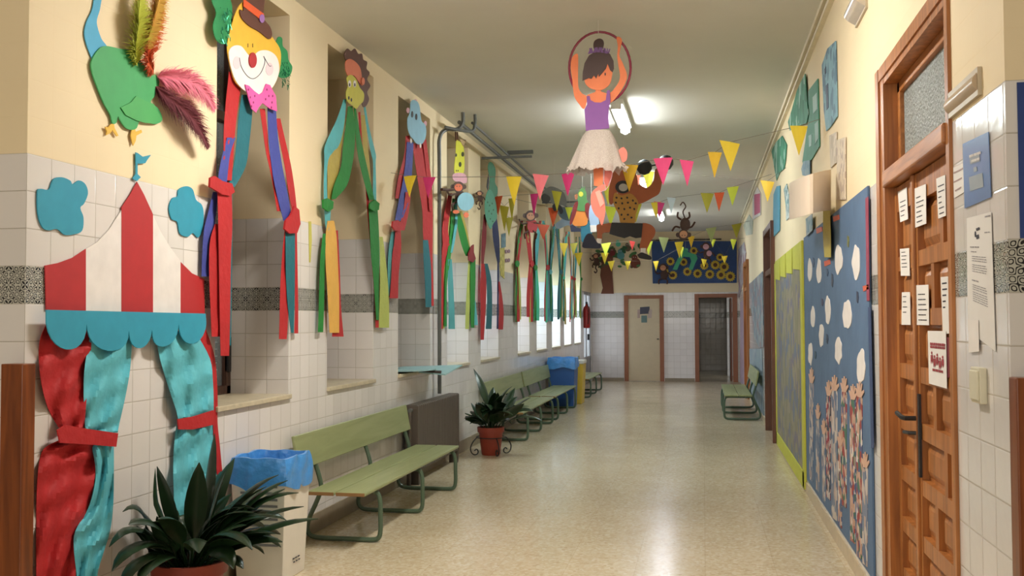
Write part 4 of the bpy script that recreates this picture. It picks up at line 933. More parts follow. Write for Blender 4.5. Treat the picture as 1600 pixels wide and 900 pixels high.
wire('crest', [zs(222, 338), zs(222, 322)], pp_, .01, .006, card('parrot_green', 0), t, False); wire('crest', [zs(238, 342), zs(240, 322)], pp_, .01, .006, card('parrot_green', 0), t, False)
cut('perch', [zs(*p) for p in ((138, 595), (160, 590), (185, 610), (215, 615), (215, 640), (145, 640))], pp_, .014, card('navy', 0), t, .006)
string_to_ceiling(910, 298, YP, t)

YQ = 12.5
t = thing('elephant_cutout', (-1.6, YQ, 2.6), 'grey and dark paper animal hanging near the pipes, left of the parrot', 'hanging figure')
cut('body', [(849, 300), (858, 292), (868, 293), (880, 300), (885, 312), (884, 322), (876, 320), (868, 322), (860, 315), (854, 308)], ('y', YQ), 0, card('elephant_grey', (110, 110, 106)), t, .006, True)
cut('legs', [(863, 322), (868, 318), (876, 322), (880, 330), (876, 335), (872, 328), (866, 330)], ('y', YQ), .006, BLK, t, .005, True)
cut('ear', [(846, 306), (852, 303), (860, 309), (856, 318), (848, 316)], ('y', YQ), .008, card('ear_dark', (66, 64, 62)), t, .004, True)
string_to_ceiling(866, 292, YQ, t)
t = thing('bird_cutout', (-1.5, 13.2, 2.4), 'pale blue paper bird hanging just left of the parrot', 'hanging figure')
cut('body', [(884, 330), (895, 322), (903, 332), (903, 350), (896, 360), (888, 352), (872, 358), (868, 350), (878, 342)], ('y', 13.2), 0, card('pale_blue', (160, 184, 214)), t, .005, True)
cut('wing', [(872, 328), (884, 324), (896, 336), (890, 345), (876, 340)], ('y', 13.2), .007, card('slate', (94, 116, 132)), t, .004, True)
string_to_ceiling(890, 327, 13.2, t)
t = thing('shoe_cutout', (-1.2, 10.2, 2.3), 'white and pale blue paper ice skate hanging to the right of the parrot', 'hanging figure')
cut('boot', [(923, 320), (930, 330), (936, 345), (934, 360), (926, 362), (922, 350), (920, 335)], ('y', 10.2), 0, card('pale_blue', 0), t, .005, True)
cut('trim', [(922, 352), (932, 352), (932, 362), (923, 363)], ('y', 10.2), .006, WHITE, t, .004)
string_to_ceiling(924, 322, 10.2, t)

# monkeys
def monkey(name, label, y, cu, cv, s, flip=1, face='monkey_face', tail=True, shirt=None, x=None):
    """s: head radius in measured pixels"""
    p = ('y', y) if x is None else 'l'; o = 0 if x is None else x
    c = pt(cu, cv, 'y', y) if x is None else pt(cu, cv, 'x', -L+x)
    t = thing(name, c, label, 'hanging figure', 'paper monkeys of the jungle decoration')
    F = flip; MK = card('monkey_brown', (74, 46, 34)); MF = MATS.get('card_'+face) or card(face, (206, 146, 108))
    cut('body', ell(cu+.3*s, cv+F*1.9*s, .95*s, 1.25*s), p, o, MATS['card_'+shirt] if shirt else MK, t, .005)
    for q in (-1, 1):
        wire('arm', [(cu+.6*q*s, cv+F*1.3*s), (cu+1.5*q*s, cv+F*1.5*s), (cu+2.1*q*s, cv+F*(.7 if q < 0 else 2.4)*s)], p, o+.006, .010*max(.7, s/8)*(y if x is None else 10)/10, MK, t)
        wire('leg', [(cu+.4*q*s, cv+F*2.8*s), (cu+1.1*q*s, cv+F*3.3*s), (cu+1.0*q*s, cv+F*4.2*s)], p, o+.006, .010*max(.7, s/8)*(y if x is None else 10)/10, MK, t)
        cut('ear', ell(cu+1.05*q*s, cv, .38*s, .45*s, 10), p, o+.004, MK, t, .004)
    hd = cut('head', ell(cu, cv, s, s), p, o+.010, MK, t, .005)
    f = cut('face', ell(cu, cv+F*.1*s, .72*s, .68*s), p, o+.016, MF, hd, .003)
    for q in (-1, 1): cut('eye', ell(cu+.25*q*s, cv-F*.1*s, .09*s, .13*s, 6), p, o+.020, BLK, hd, .001)
    if tail: wire('tail', [(cu+.3*s, cv+F*3.0*s), (cu-.1*s, cv+F*4.2*s), (cu+.4*s, cv+F*5.2*s), (cu-.1*s, cv+F*6.0*s), (cu-.6*s, cv+F*5.4*s)], p, o+.004, .007*(y if x is None else 10)/10, MK, t)
    return t
OMF = card('orange_face', (216, 106, 66))
m1 = monkey('monkey_figure', 'upside-down brown paper monkey with curled tail hanging below white flag', 13.0, 1068, 367, 8.5, -1)
string_to_ceiling(1064, 316, 13.0, m1)
m2 = monkey('monkey_figure', 'small orange-faced monkey holding a round blue balloon by the fourth window', 9.6, 716, 292, 8.5, 1, 'orange_face', False, x=.12)
cut('balloon', ell(727, 315, 13, 14.5), 'l', .16, card('balloon_blue', (130, 176, 190)), m2, .006)
cut('hand', ell(712, 331, 5, 3.2, 10), 'l', .17, OMF, m2, .004); cut('hand', ell(728, 336, 4, 4.5, 10), 'l', .17, OMF, m2, .004)
wire('arm', [(708, 296), (700, 297), (690, 296)], 'l', .13, .016, card('monkey_brown', 0), m2)
m3 = monkey('monkey_figure', 'brown paper monkey in a red outfit at the sixth window', 13.5, 829, 337, 8.5, 1, 'face_tan', False, 'red', x=.14)
m4 = monkey('monkey_figure', 'small brown monkey hanging on the leaves left of the tree trunk', 23.2, 931, 400, 4.4, 1, 'face_tan')
m5 = monkey('monkey_figure', 'dark monkey with pale face and belly in front of the sunflower board', 22.6, 1103, 385, 6.4, 1, 'pale_pink', False)
cut('belly', ell(1108, 396, 4.3, 4.5, 12), ('y', 22.6), .02, card('pale_pink', 0), m5, .003)
string_to_ceiling(1103, 381, 22.6, m5)
m6 = monkey('monkey_figure', 'monkey peeking from the lower left corner of the sunflower board', 23.555, 1036, 418, 6.2, 1, 'face_tan', False)
m7 = monkey('monkey_figure', 'tiny dark monkey between the fourth and fifth windows', 11.1, 749, 302, 4.2, 1, 'face_tan', True, x=.06)
t = thing('trousers_cutout', (.1, 22.9, 2.6), 'mint green paper trousers hanging in front of the sunflower board', 'hanging figure')
cut('trousers', [(1068, 388), (1075, 388), (1075, 394), (1088, 398), (1090, 404), (1086, 412), (1082, 422), (1076, 421), (1080, 408), (1078, 402), (1068, 401), (1062, 412), (1058, 422), (1051, 421), (1060, 402), (1065, 394)], ('y', 22.9), 0, card('mint_green', (64, 160, 118)), t, .006, False)
string_to_ceiling(1071, 388, 22.9, t)

# jungle tree on the far wall
t = thing('paper_tree', (-2.2, D, 2.1), 'brown paper tree trunk with green leaves left of the cream door', 'wall decoration')
cut('trunk', [(941, 398), (950, 395), (958, 402), (957, 430), (959, 459), (939, 459), (942, 450), (938, 430), (940, 412)], 'f', .01, card('trunk_brown', (112, 62, 40)), t, .02)
rnd = random.Random(9); GR = [card('leaf_a', (44, 96, 60)), card('leaf_b', (70, 120, 66)), card('leaf_c', (90, 84, 50))]
for k in range(34):
    u = rnd.uniform(930, 1006); v = rnd.uniform(386, 420)-abs(u-955)*.02; r = rnd.uniform(3, 7)
    cut('leaf', ell(u, v, r, r*.55, 9, rnd.uniform(-1, 1)), 'f', .004+rnd.uniform(0, .03), GR[k % 3], t, .004)
for (u, v, c, s, lab) in ((957, 394, (120, 40, 40), 4.5, 'dark red paper creature sitting among the tree leaves'), (970, 397, (84, 148, 150), 6, 'blue-green paper owl among the tree leaves'), (993, 408, (118, 56, 34), 8, 'reddish-brown paper bear at the right end of the tree leaves'), (966, 380, (100, 204, 170), 4, 'bright mint paper balloon above the tree leaves'), (981, 386, (110, 92, 70), 5, 'tan paper animal above the tree leaves')):
    q = thing('animal_cutout', pt(u, v, 'y', 23.3), lab, 'wall decoration', 'small paper animals around the jungle tree')
    cn = 'creature_%d' % u
    m_ = card(cn, c)
    o_ = .003 if u > 975 else .045; cut('body', ell(u, v+s*.4, s, s*1.0, 14), 'f', o_, m_, q, .012); cut('head', ell(u-s*.2, v-s*.7, s*.6, s*.55, 12), 'f', o_+.021, m_, q, .01)
    for e_ in (-1, 1): cut('eye', ell(u-s*.2+e_*s*.22, v-s*.75, .6, .7, 6), 'f', o_+.032, WHITE, q, .003)
# sunflower board
t = thing('sunflower_board', (-.2, D, 2.3), 'dark blue board full of yellow sunflowers high on the far wall', 'notice board')
cut('board', [(1018, 377), (1151, 377), (1151, 442), (1020, 443)], 'f', .005, mat('board_blue', (42, 72, 122), .6, .1), t, .03)
for k, (x, y, r) in enumerate(((740, 220, 62), (375, 385, 65), (580, 395, 62), (640, 545, 68), (800, 575, 70), (415, 600, 68), (905, 450, 66), (1075, 440, 72), (1215, 470, 78), (990, 585, 72), (1165, 595, 76), (1310, 620, 80), (1150, 320, 60), (300, 540, 50))):
    u, v = 1010+x/10, 370+y/10; r = r/10; P = []
    for q in range(28):
        w = 2*PI*q/28; rr = r*(1.08 if q % 2 else .82); P.append((u+rr*math.cos(w), v+rr*math.sin(w)))
    f = cut('sunflower', P, 'f', .037+.003*(k % 3), card('petal_yellow', (206, 176, 54)), t, .008); cut('flower_center', ell(u, v, r*.45, r*.45, 14), 'f', .055, card('seed_brown', (86, 52, 30)), f, .008)
tag(MB().box((-1.25, D-.034, 3.36), (.45, D-.001, 3.385)).build('board_rail', M_BLACK), 'thin dark rail above the sunflower board', 'rail')
t = thing('door_pictures', (-1.38, D-.03, 1.7), 'small collage of pictures stuck on the cream door', 'pictures')
for (P, c) in (([(1000, 480), (1015, 479), (1015, 490), (1000, 491)], (70, 70, 84)), ([(996, 484), (1000, 483), (1000, 497), (996, 497)], (176, 150, 140)), ([(1015, 483), (1019, 484), (1018, 497), (1012, 497), (1012, 490)], (190, 170, 160)), ([(1002, 493), (1011, 493), (1011, 504), (1002, 504)], (104, 128, 124))):
    cut('picture', P, 'f', .022, card('pic_%d' % P[0][0], c), t, .002)

# ================================================================== BUNTING
PC = dict(yellow=(228, 200, 50), egg=(220, 178, 40), pink=(244, 128, 140), magenta=(208, 50, 120), hot=(240, 80, 140), orange=(218, 90, 44), olive=(176, 166, 48), lime=(214, 224, 70), coral=(220, 120, 96), white=(200, 212, 220), red=(196, 60, 54), pale=(168, 178, 120), light_pink=(236, 170, 180))
def garland(label, pts, ends):
    """string stretched from a point on the left wall to a point on the right wall"""
    a = pt(ends[0][0], ends[0][1], 'x', -L+.004); z_ = pt(ends[1][0], ends[1][1], 'x', R-.004)
    pn = Vector((z_.y-a.y, -(z_.x-a.x), 0)).normalized()
    def on(u, v, d=0):
        dr = _F2 + _R3*((u-800)/CF) - _U3*((v-450)/CF)
        return CAM + dr*((a-CAM).dot(pn)/dr.dot(pn)) - Vector((0, d, 0))
    t = thing('pennant_garland', a, label, 'bunting', 'strings of triangular paper pennants across the corridor')
    line = sorted([tuple(ends[0])]+[(p[0], p[1]) for p in pts]+[tuple(ends[1])])
    MB().tube([on(u, v) for u, v in line], .0022, 5).build('string', mat('string', (120, 110, 96), .8), t)
    rnd = random.Random(int(ends[0][0]*7))
    for (u, v, w, h, c) in pts:
        m_ = mat('pennant_'+c, PC[c], .7, .03, 9); tl = rnd.uniform(-.10, .10)*w; sk = rnd.uniform(-.06, .06)*w
        A, B_, C_ = on(u-w/2, v-tl, .004), on(u+w/2, v+tl, .004), on(u+sk, v+h, .015)
        Ms, mid = (A+B_)/2, None; off = Vector((0, -.010, 0)); b = MB()
        rows = []
        for q in range(7):
            s = q/6; row = []
            l_, r_ = A.lerp(C_, s), B_.lerp(C_, s)
            for z in range(5): f = z/4; row.append(l_.lerp(r_, f)+off*math.sin(PI*f)*(1-s)+Vector((0, -.012*math.sin(PI*s), 0)))
            rows.append(row)
        b.grid(rows, th=Vector((0, .0016, 0))); b.build('pennant', m_, t)
    return t
garland('nearest string of large yellow and pink pennants, rising to the right wall',
        [(641, 275, 20, 34, 'yellow'), (671, 277, 20, 33, 'magenta'), (803, 276, 24, 46, 'yellow'), (845, 273, 25, 40, 'pink'), (888, 271, 21, 36, 'magenta'), (984, 258, 27, 42, 'egg'), (1036, 247, 30, 43, 'hot'), (1073, 251, 22, 41, 'hot'), (1117, 238, 22, 41, 'egg'), (1140, 222, 32, 46, 'yellow'), (1248, 197, 28, 47, 'yellow')], ((611, 270), (1281, 186)))
garland('second pennant string, orange, olive and coral flags in front of the strongman',
        [(778, 307, 15, 30, 'orange'), (835, 303, 13, 36, 'magenta'), (870, 299, 16, 32, 'olive'), (950, 289, 18, 33, 'olive'), (994, 274, 14, 40, 'coral'), (1013, 268, 19, 38, 'olive'), (1199, 283, 22, 33, 'egg')], ((772, 305), (1228, 262)))
garland('third pennant string running below the strongman arms, lime to orange',
        [(788, 322, 15, 40, 'olive'), (800, 310, 11, 36, 'olive'), (865, 325, 17, 30, 'orange'), (889, 324, 12, 20, 'lime'), (954, 323, 20, 31, 'lime'), (979, 321, 14, 29, 'light_pink'), (993, 318, 20, 30, 'olive'), (1025, 316, 16, 25, 'yellow'), (1030, 316, 17, 26, 'magenta'), (1049, 309, 14, 25, 'white'), (1105, 302, 21, 31, 'olive'), (1124, 301, 16, 30, 'orange'), (1145, 292, 19, 30, 'lime')], ((782, 315), (1206, 272)))
garland('fourth pennant string, mixed small flags at monkey level',
        [(796, 340, 12, 30, 'olive'), (849, 351, 20, 24, 'orange'), (881, 380, 13, 22, 'yellow'), (897, 380, 12, 20, 'olive'), (947, 380, 15, 21, 'lime'), (988, 377, 9, 15, 'red'), (1014, 378, 12, 22, 'lime'), (1037, 371, 16, 24, 'pale'), (1061, 378, 14, 26, 'yellow'), (1080, 369, 11, 19, 'egg'), (1111, 356, 17, 24, 'pale'), (1151, 350, 16, 23, 'olive')], ((789, 336), (1172, 345)))
garland('farthest pennant string of small yellow flags before the sunflower board',
        [(904, 395, 13, 22, 'yellow'), (945, 395, 12, 18, 'yellow'), (955, 408, 11, 16, 'yellow'), (981, 408, 10, 15, 'yellow'), (1025, 408, 9, 16, 'yellow'), (1065, 386, 7, 18, 'lime'), (1100, 405, 9, 14, 'yellow'), (1114, 374, 9, 13, 'lime'), (1132, 400, 10, 13, 'yellow'), (1146, 374, 10, 17, 'lime')], ((890, 390), (1164, 372)))

# ================================================================== RIGHT WALL
def rp(x, y): return (1150+x/3.216, 340+y/3.216)
t = thing('cloud_board', (R, 6.8, .1), 'large blue board with white paper clouds and painted hand prints, nearest door', 'display board')
MB().box((R-.013, 5.23, .13), (R-.0025, 8.45, 2.13)).build('board', mat('slate_blue_paper', (84, 110, 142), .75, .10, 5, bump=.1), t)
for k, (x, y, w, h) in enumerate(((372, 265, 22, 120), (418, 270, 25, 130), (517, 210, 38, 155), (605, 228, 42, 175), (388, 500, 22, 120), (463, 463, 28, 140), (560, 490, 45, 155), (430, 590, 25, 130), (516, 668, 35, 145), (375, 683, 22, 120), (630, 748, 45, 175))):
    rnd = random.Random(k); P = []
    for q in range(14):
        a = 2*PI*q/14; rr = rnd.uniform(.82, 1.08); P.append(rp(x+w/2*rr*math.cos(a), y+h/2*rr*math.sin(a)))
    cut('paper_cloud', P, 'r', .013, WHITE, t, .003, True)
def patchy(name, cols, sc=18):
    m = bpy.data.materials.new(name); m.use_nodes = True; nt = m.node_tree; b = nt.nodes['Principled BSDF']
    geo = nt.nodes.new('ShaderNodeNewGeometry'); v = nt.nodes.new('ShaderNodeTexVoronoi'); v.inputs['Scale'].default_value = sc; nt.links.new(geo.outputs['Position'], v.inputs['Vector'])
    sp = nt.nodes.new('ShaderNodeSeparateColor'); nt.links.new(v.outputs['Color'], sp.inputs[0])
    r = nt.nodes.new('ShaderNodeValToRGB'); r.color_ramp.interpolation = 'CONSTANT'; nt.links.new(sp.outputs[0], r.inputs['Fac']); e = r.color_ramp.elements
    e[0].color = srgb(cols[0]); e[1].position = 1/len(cols); e[1].color = srgb(cols[1])
    for k in range(2, len(cols)): x = e.new(k/len(cols)); x.color = srgb(cols[k])
    nt.links.new(r.outputs['Color'], b.inputs['Base Color']); b.inputs['Roughness'].default_value = .7
    return m
PM = [patchy('painted_sleeve', [(196, 160, 140), (188, 150, 130), (150, 60, 60), (70, 110, 90), (214, 204, 196), (80, 90, 130)], 22), patchy('pale_sleeve', [(196, 186, 180), (120, 130, 150), (96, 112, 140), (180, 160, 150)], 16), patchy('dark_sleeve', [(40, 44, 60), (200, 190, 186), (150, 40, 60), (60, 70, 90), (206, 170, 150)], 26)]
SKP = card('hand_skin', (206, 168, 146))
for k, (x, v0, v1, w, mi) in enumerate(((70, 100, 520, 16, 1), (95, 240, 560, 14, 1), (118, 300, 600, 14, 1), (137, 150, 590, 18, 2), (160, 130, 670, 24, 1), (182, 345, 700, 16, 0), (198, 135, 620, 22, 0), (232, 165, 760, 22, 0), (258, 155, 820, 24, 0), (280, 430, 850, 22, 1))):
    u = 1240+x/2.5; w /= 2.5; a, c = 540+v0/2.5, 540+v1/2.5
    hv = a+14
    P = [(u-w*.35, hv), (u-w*.5, hv+10), (u-w*.42, c), (u+w*.42, c+6), (u+w*.5, hv+10), (u+w*.35, hv)]
    arm = cut('painted_arm', P, 'r', .013, PM[mi], t, .003)
    fp = [(u-w*.32, hv+4), (u-w*.5, hv-2), (u-w*.72, hv-10), (u-w*.5, hv-10), (u-w*.32, hv-5), (u-w*.42, hv-17), (u-w*.2, hv-17), (u-w*.1, hv-7), (u-w*.06, hv-20), (u+w*.12, hv-20), (u+w*.12, hv-7), (u+w*.3, hv-17), (u+w*.48, hv-16), (u+w*.33, hv-4), (u+w*.7, hv-7), (u+w*.75, hv-3), (u+w*.32, hv+5)]
    cut('paper_hand', fp, 'r', .0165, SKP, arm, .002)
for k, (x, y, h, c) in enumerate(((565, 120, 60, (110, 110, 50)), (485, 315, 70, (60, 70, 90)), (612, 400, 60, (50, 56, 80)), (390, 225, 50, (60, 80, 110)), (460, 275, 40, (60, 80, 110)), (435, 425, 40, (70, 70, 100)), (460, 610, 50, (50, 66, 90)), (400, 690, 40, (50, 80, 100)))):
    u, v = rp(x, y); cut('paper_bird', [(u-1.2, v-h/6.4), (u+1, v-h/8), (u+1.6, v), (u+.6, v+h/6.4), (u-1.4, v+h/9)], 'r', .013, card('bird_scrap_%d' % k, c), t, .003)
for x, y in ((420, 65), (505, 5), (460, 230), (655, 355)):
    u, v = rp(x, y); cut('orange_scrap', [(u-5, v-3), (u+4, v-6), (u+5, v+1), (u-4, v+5)], 'r', .013, card('scrap_orange', (206, 96, 66)), t, .003)
cut('red_edge_strip', [(1353, 310), (1357, 307), (1359, 470), (1355, 470)], 'r', .013, card('edge_red', (150, 60, 84)), t, .003)
cut('dark_edge_strip', [(1357, 480), (1361, 480), (1366, 700), (1362, 700)], 'r', .013, card('edge_blue', (52, 70, 110)), t, .003)
drape('yellow_streamer', [(318, 1286, 1297), (345, 1286, 1297), (370, 1286, 1298), (402, 1288, 1298)], 'r', .03, crepe('ochre', (176, 160, 70)), t, .01, .5, 4)

t = thing('painted_collage_board', (R, 10.2, 0), 'grey board with colourful painting bordered by yellow-green crepe paper', 'display board')
MB().box((R-.013, 8.60, .03), (R-.0025, 11.7, 2.05)).build('board', patchy('grey_collage', [(132, 126, 104), (138, 132, 112), (126, 120, 104), (104, 112, 130), (146, 136, 116), (112, 106, 122), (128, 124, 100)], 9), t)
YGN = crepe('chartreuse', (190, 190, 70))
MB().box((R-.022, 8.56, .03), (R-.004, 8.72, 2.12)).build('crepe_border', YGN, t)
MB().box((R-.022, 8.6, .02), (R-.004, 11.75, .16)).build('crepe_border', YGN, t)
MB().box((R-.022, 11.68, .03), (R-.004, 11.76, 2.1)).build('crepe_border', YGN, t)
for k in range(4):
    y = 8.72+k*.75; MB().prism([Vector((R-.013, y, 2.12)), Vector((R-.013, y+.7, 2.12)), Vector((R-.013, y+.66, 1.92)), Vector((R-.013, y+.03, 1.88))], Vector((-.008, 0, 0))).build('crepe_pennant', YGN, t)

def poster(name, label, P, off, c, cat='poster', th=.006, rough=None, extra=()):
    o = thing(name, pt(P[0][0], P[0][1], 'x', R), label, cat); o.location.x = R
    cut('sheet', P, 'r', off, c, o, th)
    for nm, Q, m_ in extra: cut(nm, Q, 'r', off+th+.001, m_, o, .002)
    return o
def q5(x, y): return (1150+x/2.5, 40+y/2.5)
MGREEN = patchy('green_painted_paper', [(58, 130, 100), (70, 142, 112), (52, 118, 92), (150, 186, 170), (60, 128, 104)], 9)
poster('drawing_poster', 'pale blue poster with small dark writing, highest on the right wall', [q5(338, 155), q5(360, 90), q5(392, 60), q5(398, 355), q5(372, 395), q5(355, 412), q5(346, 330)], .004, patchy('pale_blue_sheet', [(126, 166, 182), (132, 172, 186), (120, 160, 176), (96, 128, 148)], 14),
       extra=[('printed_mark', [q5(352, 235), q5(360, 225), q5(362, 320), q5(354, 330)], card('mark_navy', (50, 64, 92))), ('printed_mark', [q5(346, 170), q5(352, 160), q5(352, 185), q5(347, 190)], card('mark_navy', 0))])
poster('drawing_poster', 'dark green poster with pale patches, below the pale blue one', [q5(285, 255), q5(322, 207), q5(329, 470), q5(300, 520), q5(285, 535), q5(268, 560), q5(262, 530), q5(284, 380)], .004, MATS.setdefault('gp', mat('green_card', (56, 132, 102), .65, .1, 8)),
       extra=[('pale_patch', [q5(300, 280), q5(316, 262), q5(318, 325), q5(302, 345)], card('patch_pale', (150, 184, 176))), ('pale_patch', [q5(308, 385), q5(322, 370), q5(322, 440), q5(310, 460)], card('patch_pale', 0)), ('pale_patch', [q5(284, 430), q5(296, 424), q5(296, 468), q5(286, 475)], card('patch_pale', 0))])
poster('drawing_poster', 'ragged green and white collage high on the wall, left of the dark green poster', [q5(205, 375), q5(220, 330), q5(240, 255), q5(258, 215), q5(272, 188), q5(280, 300), q5(286, 345), q5(276, 385), q5(240, 395), q5(212, 410)], .013, MGREEN)
poster('drawing_poster', 'small crumpled green paper shape near the ceiling, farther along', [q5(140, 490), q5(158, 455), q5(182, 430), q5(200, 465), q5(196, 520), q5(190, 560), q5(172, 575), q5(160, 605), q5(152, 560)], .004, MGREEN)
poster('drawing_poster', 'bright blue narrow paper panel beside the second door frame', [q5(148, 660), q5(160, 628), q5(173, 625), q5(172, 800), q5(158, 815), q5(145, 828)], .006, card('panel_blue', (72, 150, 178)))
poster('drawing_poster', 'pink poster with white edges farthest up the right wall', [q5(66, 640), q5(82, 625), q5(98, 655), q5(98, 740), q5(80, 750), q5(66, 760)], .004, card('poster_white', (206, 200, 196)), extra=[('pink_field', [q5(71, 660), q5(94, 655), q5(94, 730), q5(72, 742)], card('field_pink', (176, 66, 104)))])
poster('paper_sheet', 'tall faded white sheet right of the curled paper', [(1308, 219), (1322, 214), (1322, 312), (1318, 312), (1310, 312)], .004, patchy('faded_print', [(206, 192, 170), (198, 184, 164), (210, 198, 178), (176, 160, 146)], 24), 'paper')
poster('paper_sheet', 'shorter faded sheet directly above the curled paper', [(1297, 212), (1308, 206), (1308, 254), (1299, 262)], .004, MATS.setdefault('fp2', patchy('faded_print_pale', [(202, 190, 172), (190, 178, 160), (212, 200, 184)], 22)), 'paper')
poster('paper_sheet', 'narrow pale blue sheet under the dark green poster', [q5(258, 560), q5(266, 530), q5(290, 525), q5(290, 590), q5(262, 585)], .014, patchy('bluish_sheet', [(130, 160, 170), (112, 146, 168), (150, 172, 180)], 20), 'paper')
poster('paper_sheet', 'ragged blue-white paper strip left of the curled paper', [q5(188, 640), q5(200, 618), q5(208, 660), q5(222, 710), q5(215, 745), q5(198, 762), q5(196, 700)], .005, patchy('bluewhite', [(120, 160, 164), (204, 208, 204), (90, 120, 124), (190, 198, 196)], 20), 'paper')
poster('paper_sheet', 'thin blue strip hanging below the curled paper', [q5(275, 755), q5(300, 735), q5(300, 800), q5(278, 822)], .022, patchy('bluestrip', [(110, 140, 160), (160, 170, 176), (126, 150, 160)], 20), 'paper')
# curled sheet standing off the wall
t = thing('curled_paper', (R-.1, 7.2, 2.3), 'large blank cream sheet curling away from the right wall', 'paper')
A, B_ = pt(1298, 265, 'x', R-.004), pt(1298, 329, 'x', R-.004); rows = []
for s in [k/14 for k in range(15)]:
    u = 1298-65*s; x = R-.034-.20*math.sin(s*PI*.62); va = 265+21*s**1.15-2*math.sin(PI*s); vb = 329+14*math.sin(s*PI*.55)*s
    rows.append([pt(u, va+(vb-va)*q/6, 'x', x) for q in range(7)])
b = MB().grid(rows, th=Vector((.002, .001, 0))); b.smooth = True; b.build('sheet', mat('cream_sheet', (228, 210, 190), .7, .02), t)

# further collage boards
poster('collage_poster', 'grey-blue painted collage between the second and third doors, above the right bench', [rp(68, 335), rp(135, 270), rp(140, 650), rp(120, 655), rp(95, 610), rp(80, 480)], .006, patchy('muted_collage', [(124, 140, 142), (134, 110, 112), (108, 126, 138), (150, 158, 158), (96, 116, 128), (140, 130, 128)], 9), 'display board')
poster('collage_poster', 'lower blue-grey paper panel behind the right bench backrest', [(1171, 545), (1191, 545), (1194, 668), (1175, 650)], .004, patchy('bluegrey_panel', [(126, 142, 150), (136, 150, 156), (118, 134, 146), (150, 160, 164)], 5), 'display board')
poster('collage_poster', 'white and grey painted collage by the last door frame', [(1152, 392), (1163, 378), (1166, 394), (1162, 440), (1153, 470)], .006, patchy('white_collage', [(176, 172, 176), (150, 140, 156), (196, 196, 196), (160, 110, 120)], 6), 'display board')
poster('collage_poster', 'pale ragged paper shapes above the last collage', [(1162, 352), (1171, 335), (1177, 345), (1176, 366), (1166, 368)], .001, patchy('pale_scraps', [(180, 186, 168), (160, 170, 152), (196, 198, 180)], 6), 'display board')

poster('plastic_sheet', 'glossy plastic sheet with a painted pale lilac reflection beside the last brown door frame', [(1157, 472), (1163, 468), (1163, 600), (1157, 598)], .01, mat('lilac_reflection', (214, 200, 226), .15, .12, 8), 'display board')  # pale lilac is a bright reflection put into the sheet colour
# emergency lamp above the poster, high right; and the sign plate by the door
def half_lamp(name, label, y0, y1, z, hh, dd, m_):
    t = thing(name, (R, (y0+y1)/2, z), label, 'wall lamp')
    rows = []
    for y in (y0, y1):
        rows.append([(R-.001-dd*math.sin(PI*k/12), y, z+hh/2-hh*k/12) for k in range(13)])
    b = MB().grid(rows)
    i = len(b.v)
    for r in rows: b.f.append(tuple(b.v.index(tuple(p)) for p in r))
    b.smooth = True; b.build('diffuser', m_, t); MB().box((R-.012, y0-.008, z-hh/2-.006), (R, y1+.008, z+hh/2+.006)).build('back_plate', mat('lamp_plate', (190, 176, 152), .4), t)
MGL = mat('glossy_cover', (206, 196, 184), .12, .03, spec=.9)
p0 = pt(1345, 18, 'x', R)
half_lamp('emergency_light', 'glossy half-round emergency lamp high on the right wall at the frame top', p0.y-.22, p0.y+.12, p0.z+.02, .13, .07, MGL)
a, c = pt(1487, 152, 'x', R), pt(1533, 130, 'x', R)
half_lamp('emergency_light', 'beige half-round lamp on the plaster right of the near door', c.y, a.y, (a.z+c.z)/2-.012, .075, .026, mat('beige_cover', (190, 168, 140), .3, .03))

# printed papers: quads given as tl, tr, br, bl
def lines(quad, off, side, rows, parent, m_, x0=.12, x1=.85, seed=0, hgt=.35, ax=None):
    rnd = random.Random(seed); b = MB(); tl, tr, br, bl = quad
    def Q(s, v): 
        a = (tl[0]+(bl[0]-tl[0])*v, tl[1]+(bl[1]-tl[1])*v); c = (tr[0]+(br[0]-tr[0])*v, tr[1]+(br[1]-tr[1])*v); return (a[0]+(c[0]-a[0])*s, a[1]+(c[1]-a[1])*s)
    for (v, e0, e1, th) in rows:
        s = e0
        while s < e1-.02:
            w = min(rnd.uniform(.05, .16), e1-s); P = [Q(s, v), Q(s+w, v), Q(s+w, v+th), Q(s, v+th)]
            cut('', P, side, off, None, None, .0006, mb=b); s += w+.028
    return b.build('printed_text', m_, parent)
def txt_rows(v0, v1, n, th=.028, seed=0, full=(.12, .82)):
    rnd = random.Random(seed); return [(v0+(v1-v0)*k/max(1, n-1), full[0], full[0]+(full[1]-full[0])*rnd.uniform(.45, 1), th) for k in range(n)]
def door_side(off): return ('x', None)
def cut_x(name, P, x, m_, parent, th):
    b = MB(); b.prism([pt(u, v, 'x', x) for u, v in P], Vector((-th, 0, 0))); return b.build(name, m_, parent)
def d1(x, y): return (1390+x/5.29, 250+y/5.29)
def d2(x, y): return (1390+x/4.09, 400+y/4.09)
DO = -(LX-R)+.001         # offset measured from the wall so the sheets sit on the recessed leaves
sheets = [([d1(70, 262), d1(143, 226), d1(155, 488), d1(90, 515)], 'printed note at top of the narrow far door leaf', .36, .80, 4),
          ([d1(206, 238), d1(302, 198), d1(305, 525), d1(215, 560)], 'printed note at top left of the wide door leaf', .24, .86, 6),
          ([d1(388, 155), d1(462, 122), d1(468, 460), d1(405, 485)], 'printed note at top right of the wide door leaf', .2, .88, 6),
          ([(1406.5, 389), (1421, 387.5), (1422, 431), (1408, 431)], 'printed note halfway up the narrow far door leaf', .12, .66, 5),
          ([d2(80, 232), d2(132, 230), d2(136, 440), d2(78, 440)], 'lowest printed note on the narrow far door leaf', .12, .6, 4),
          ([d2(172, 187), d2(250, 183), d2(254, 443), d2(176, 440)], 'printed note in the middle of the wide door leaf', .22, .86, 6),
          ([d2(328, 135), d2(376, 130), d2(384, 495), d2(343, 500)], 'long printed note at the right edge of the wide door leaf', .1, .52, 5)]
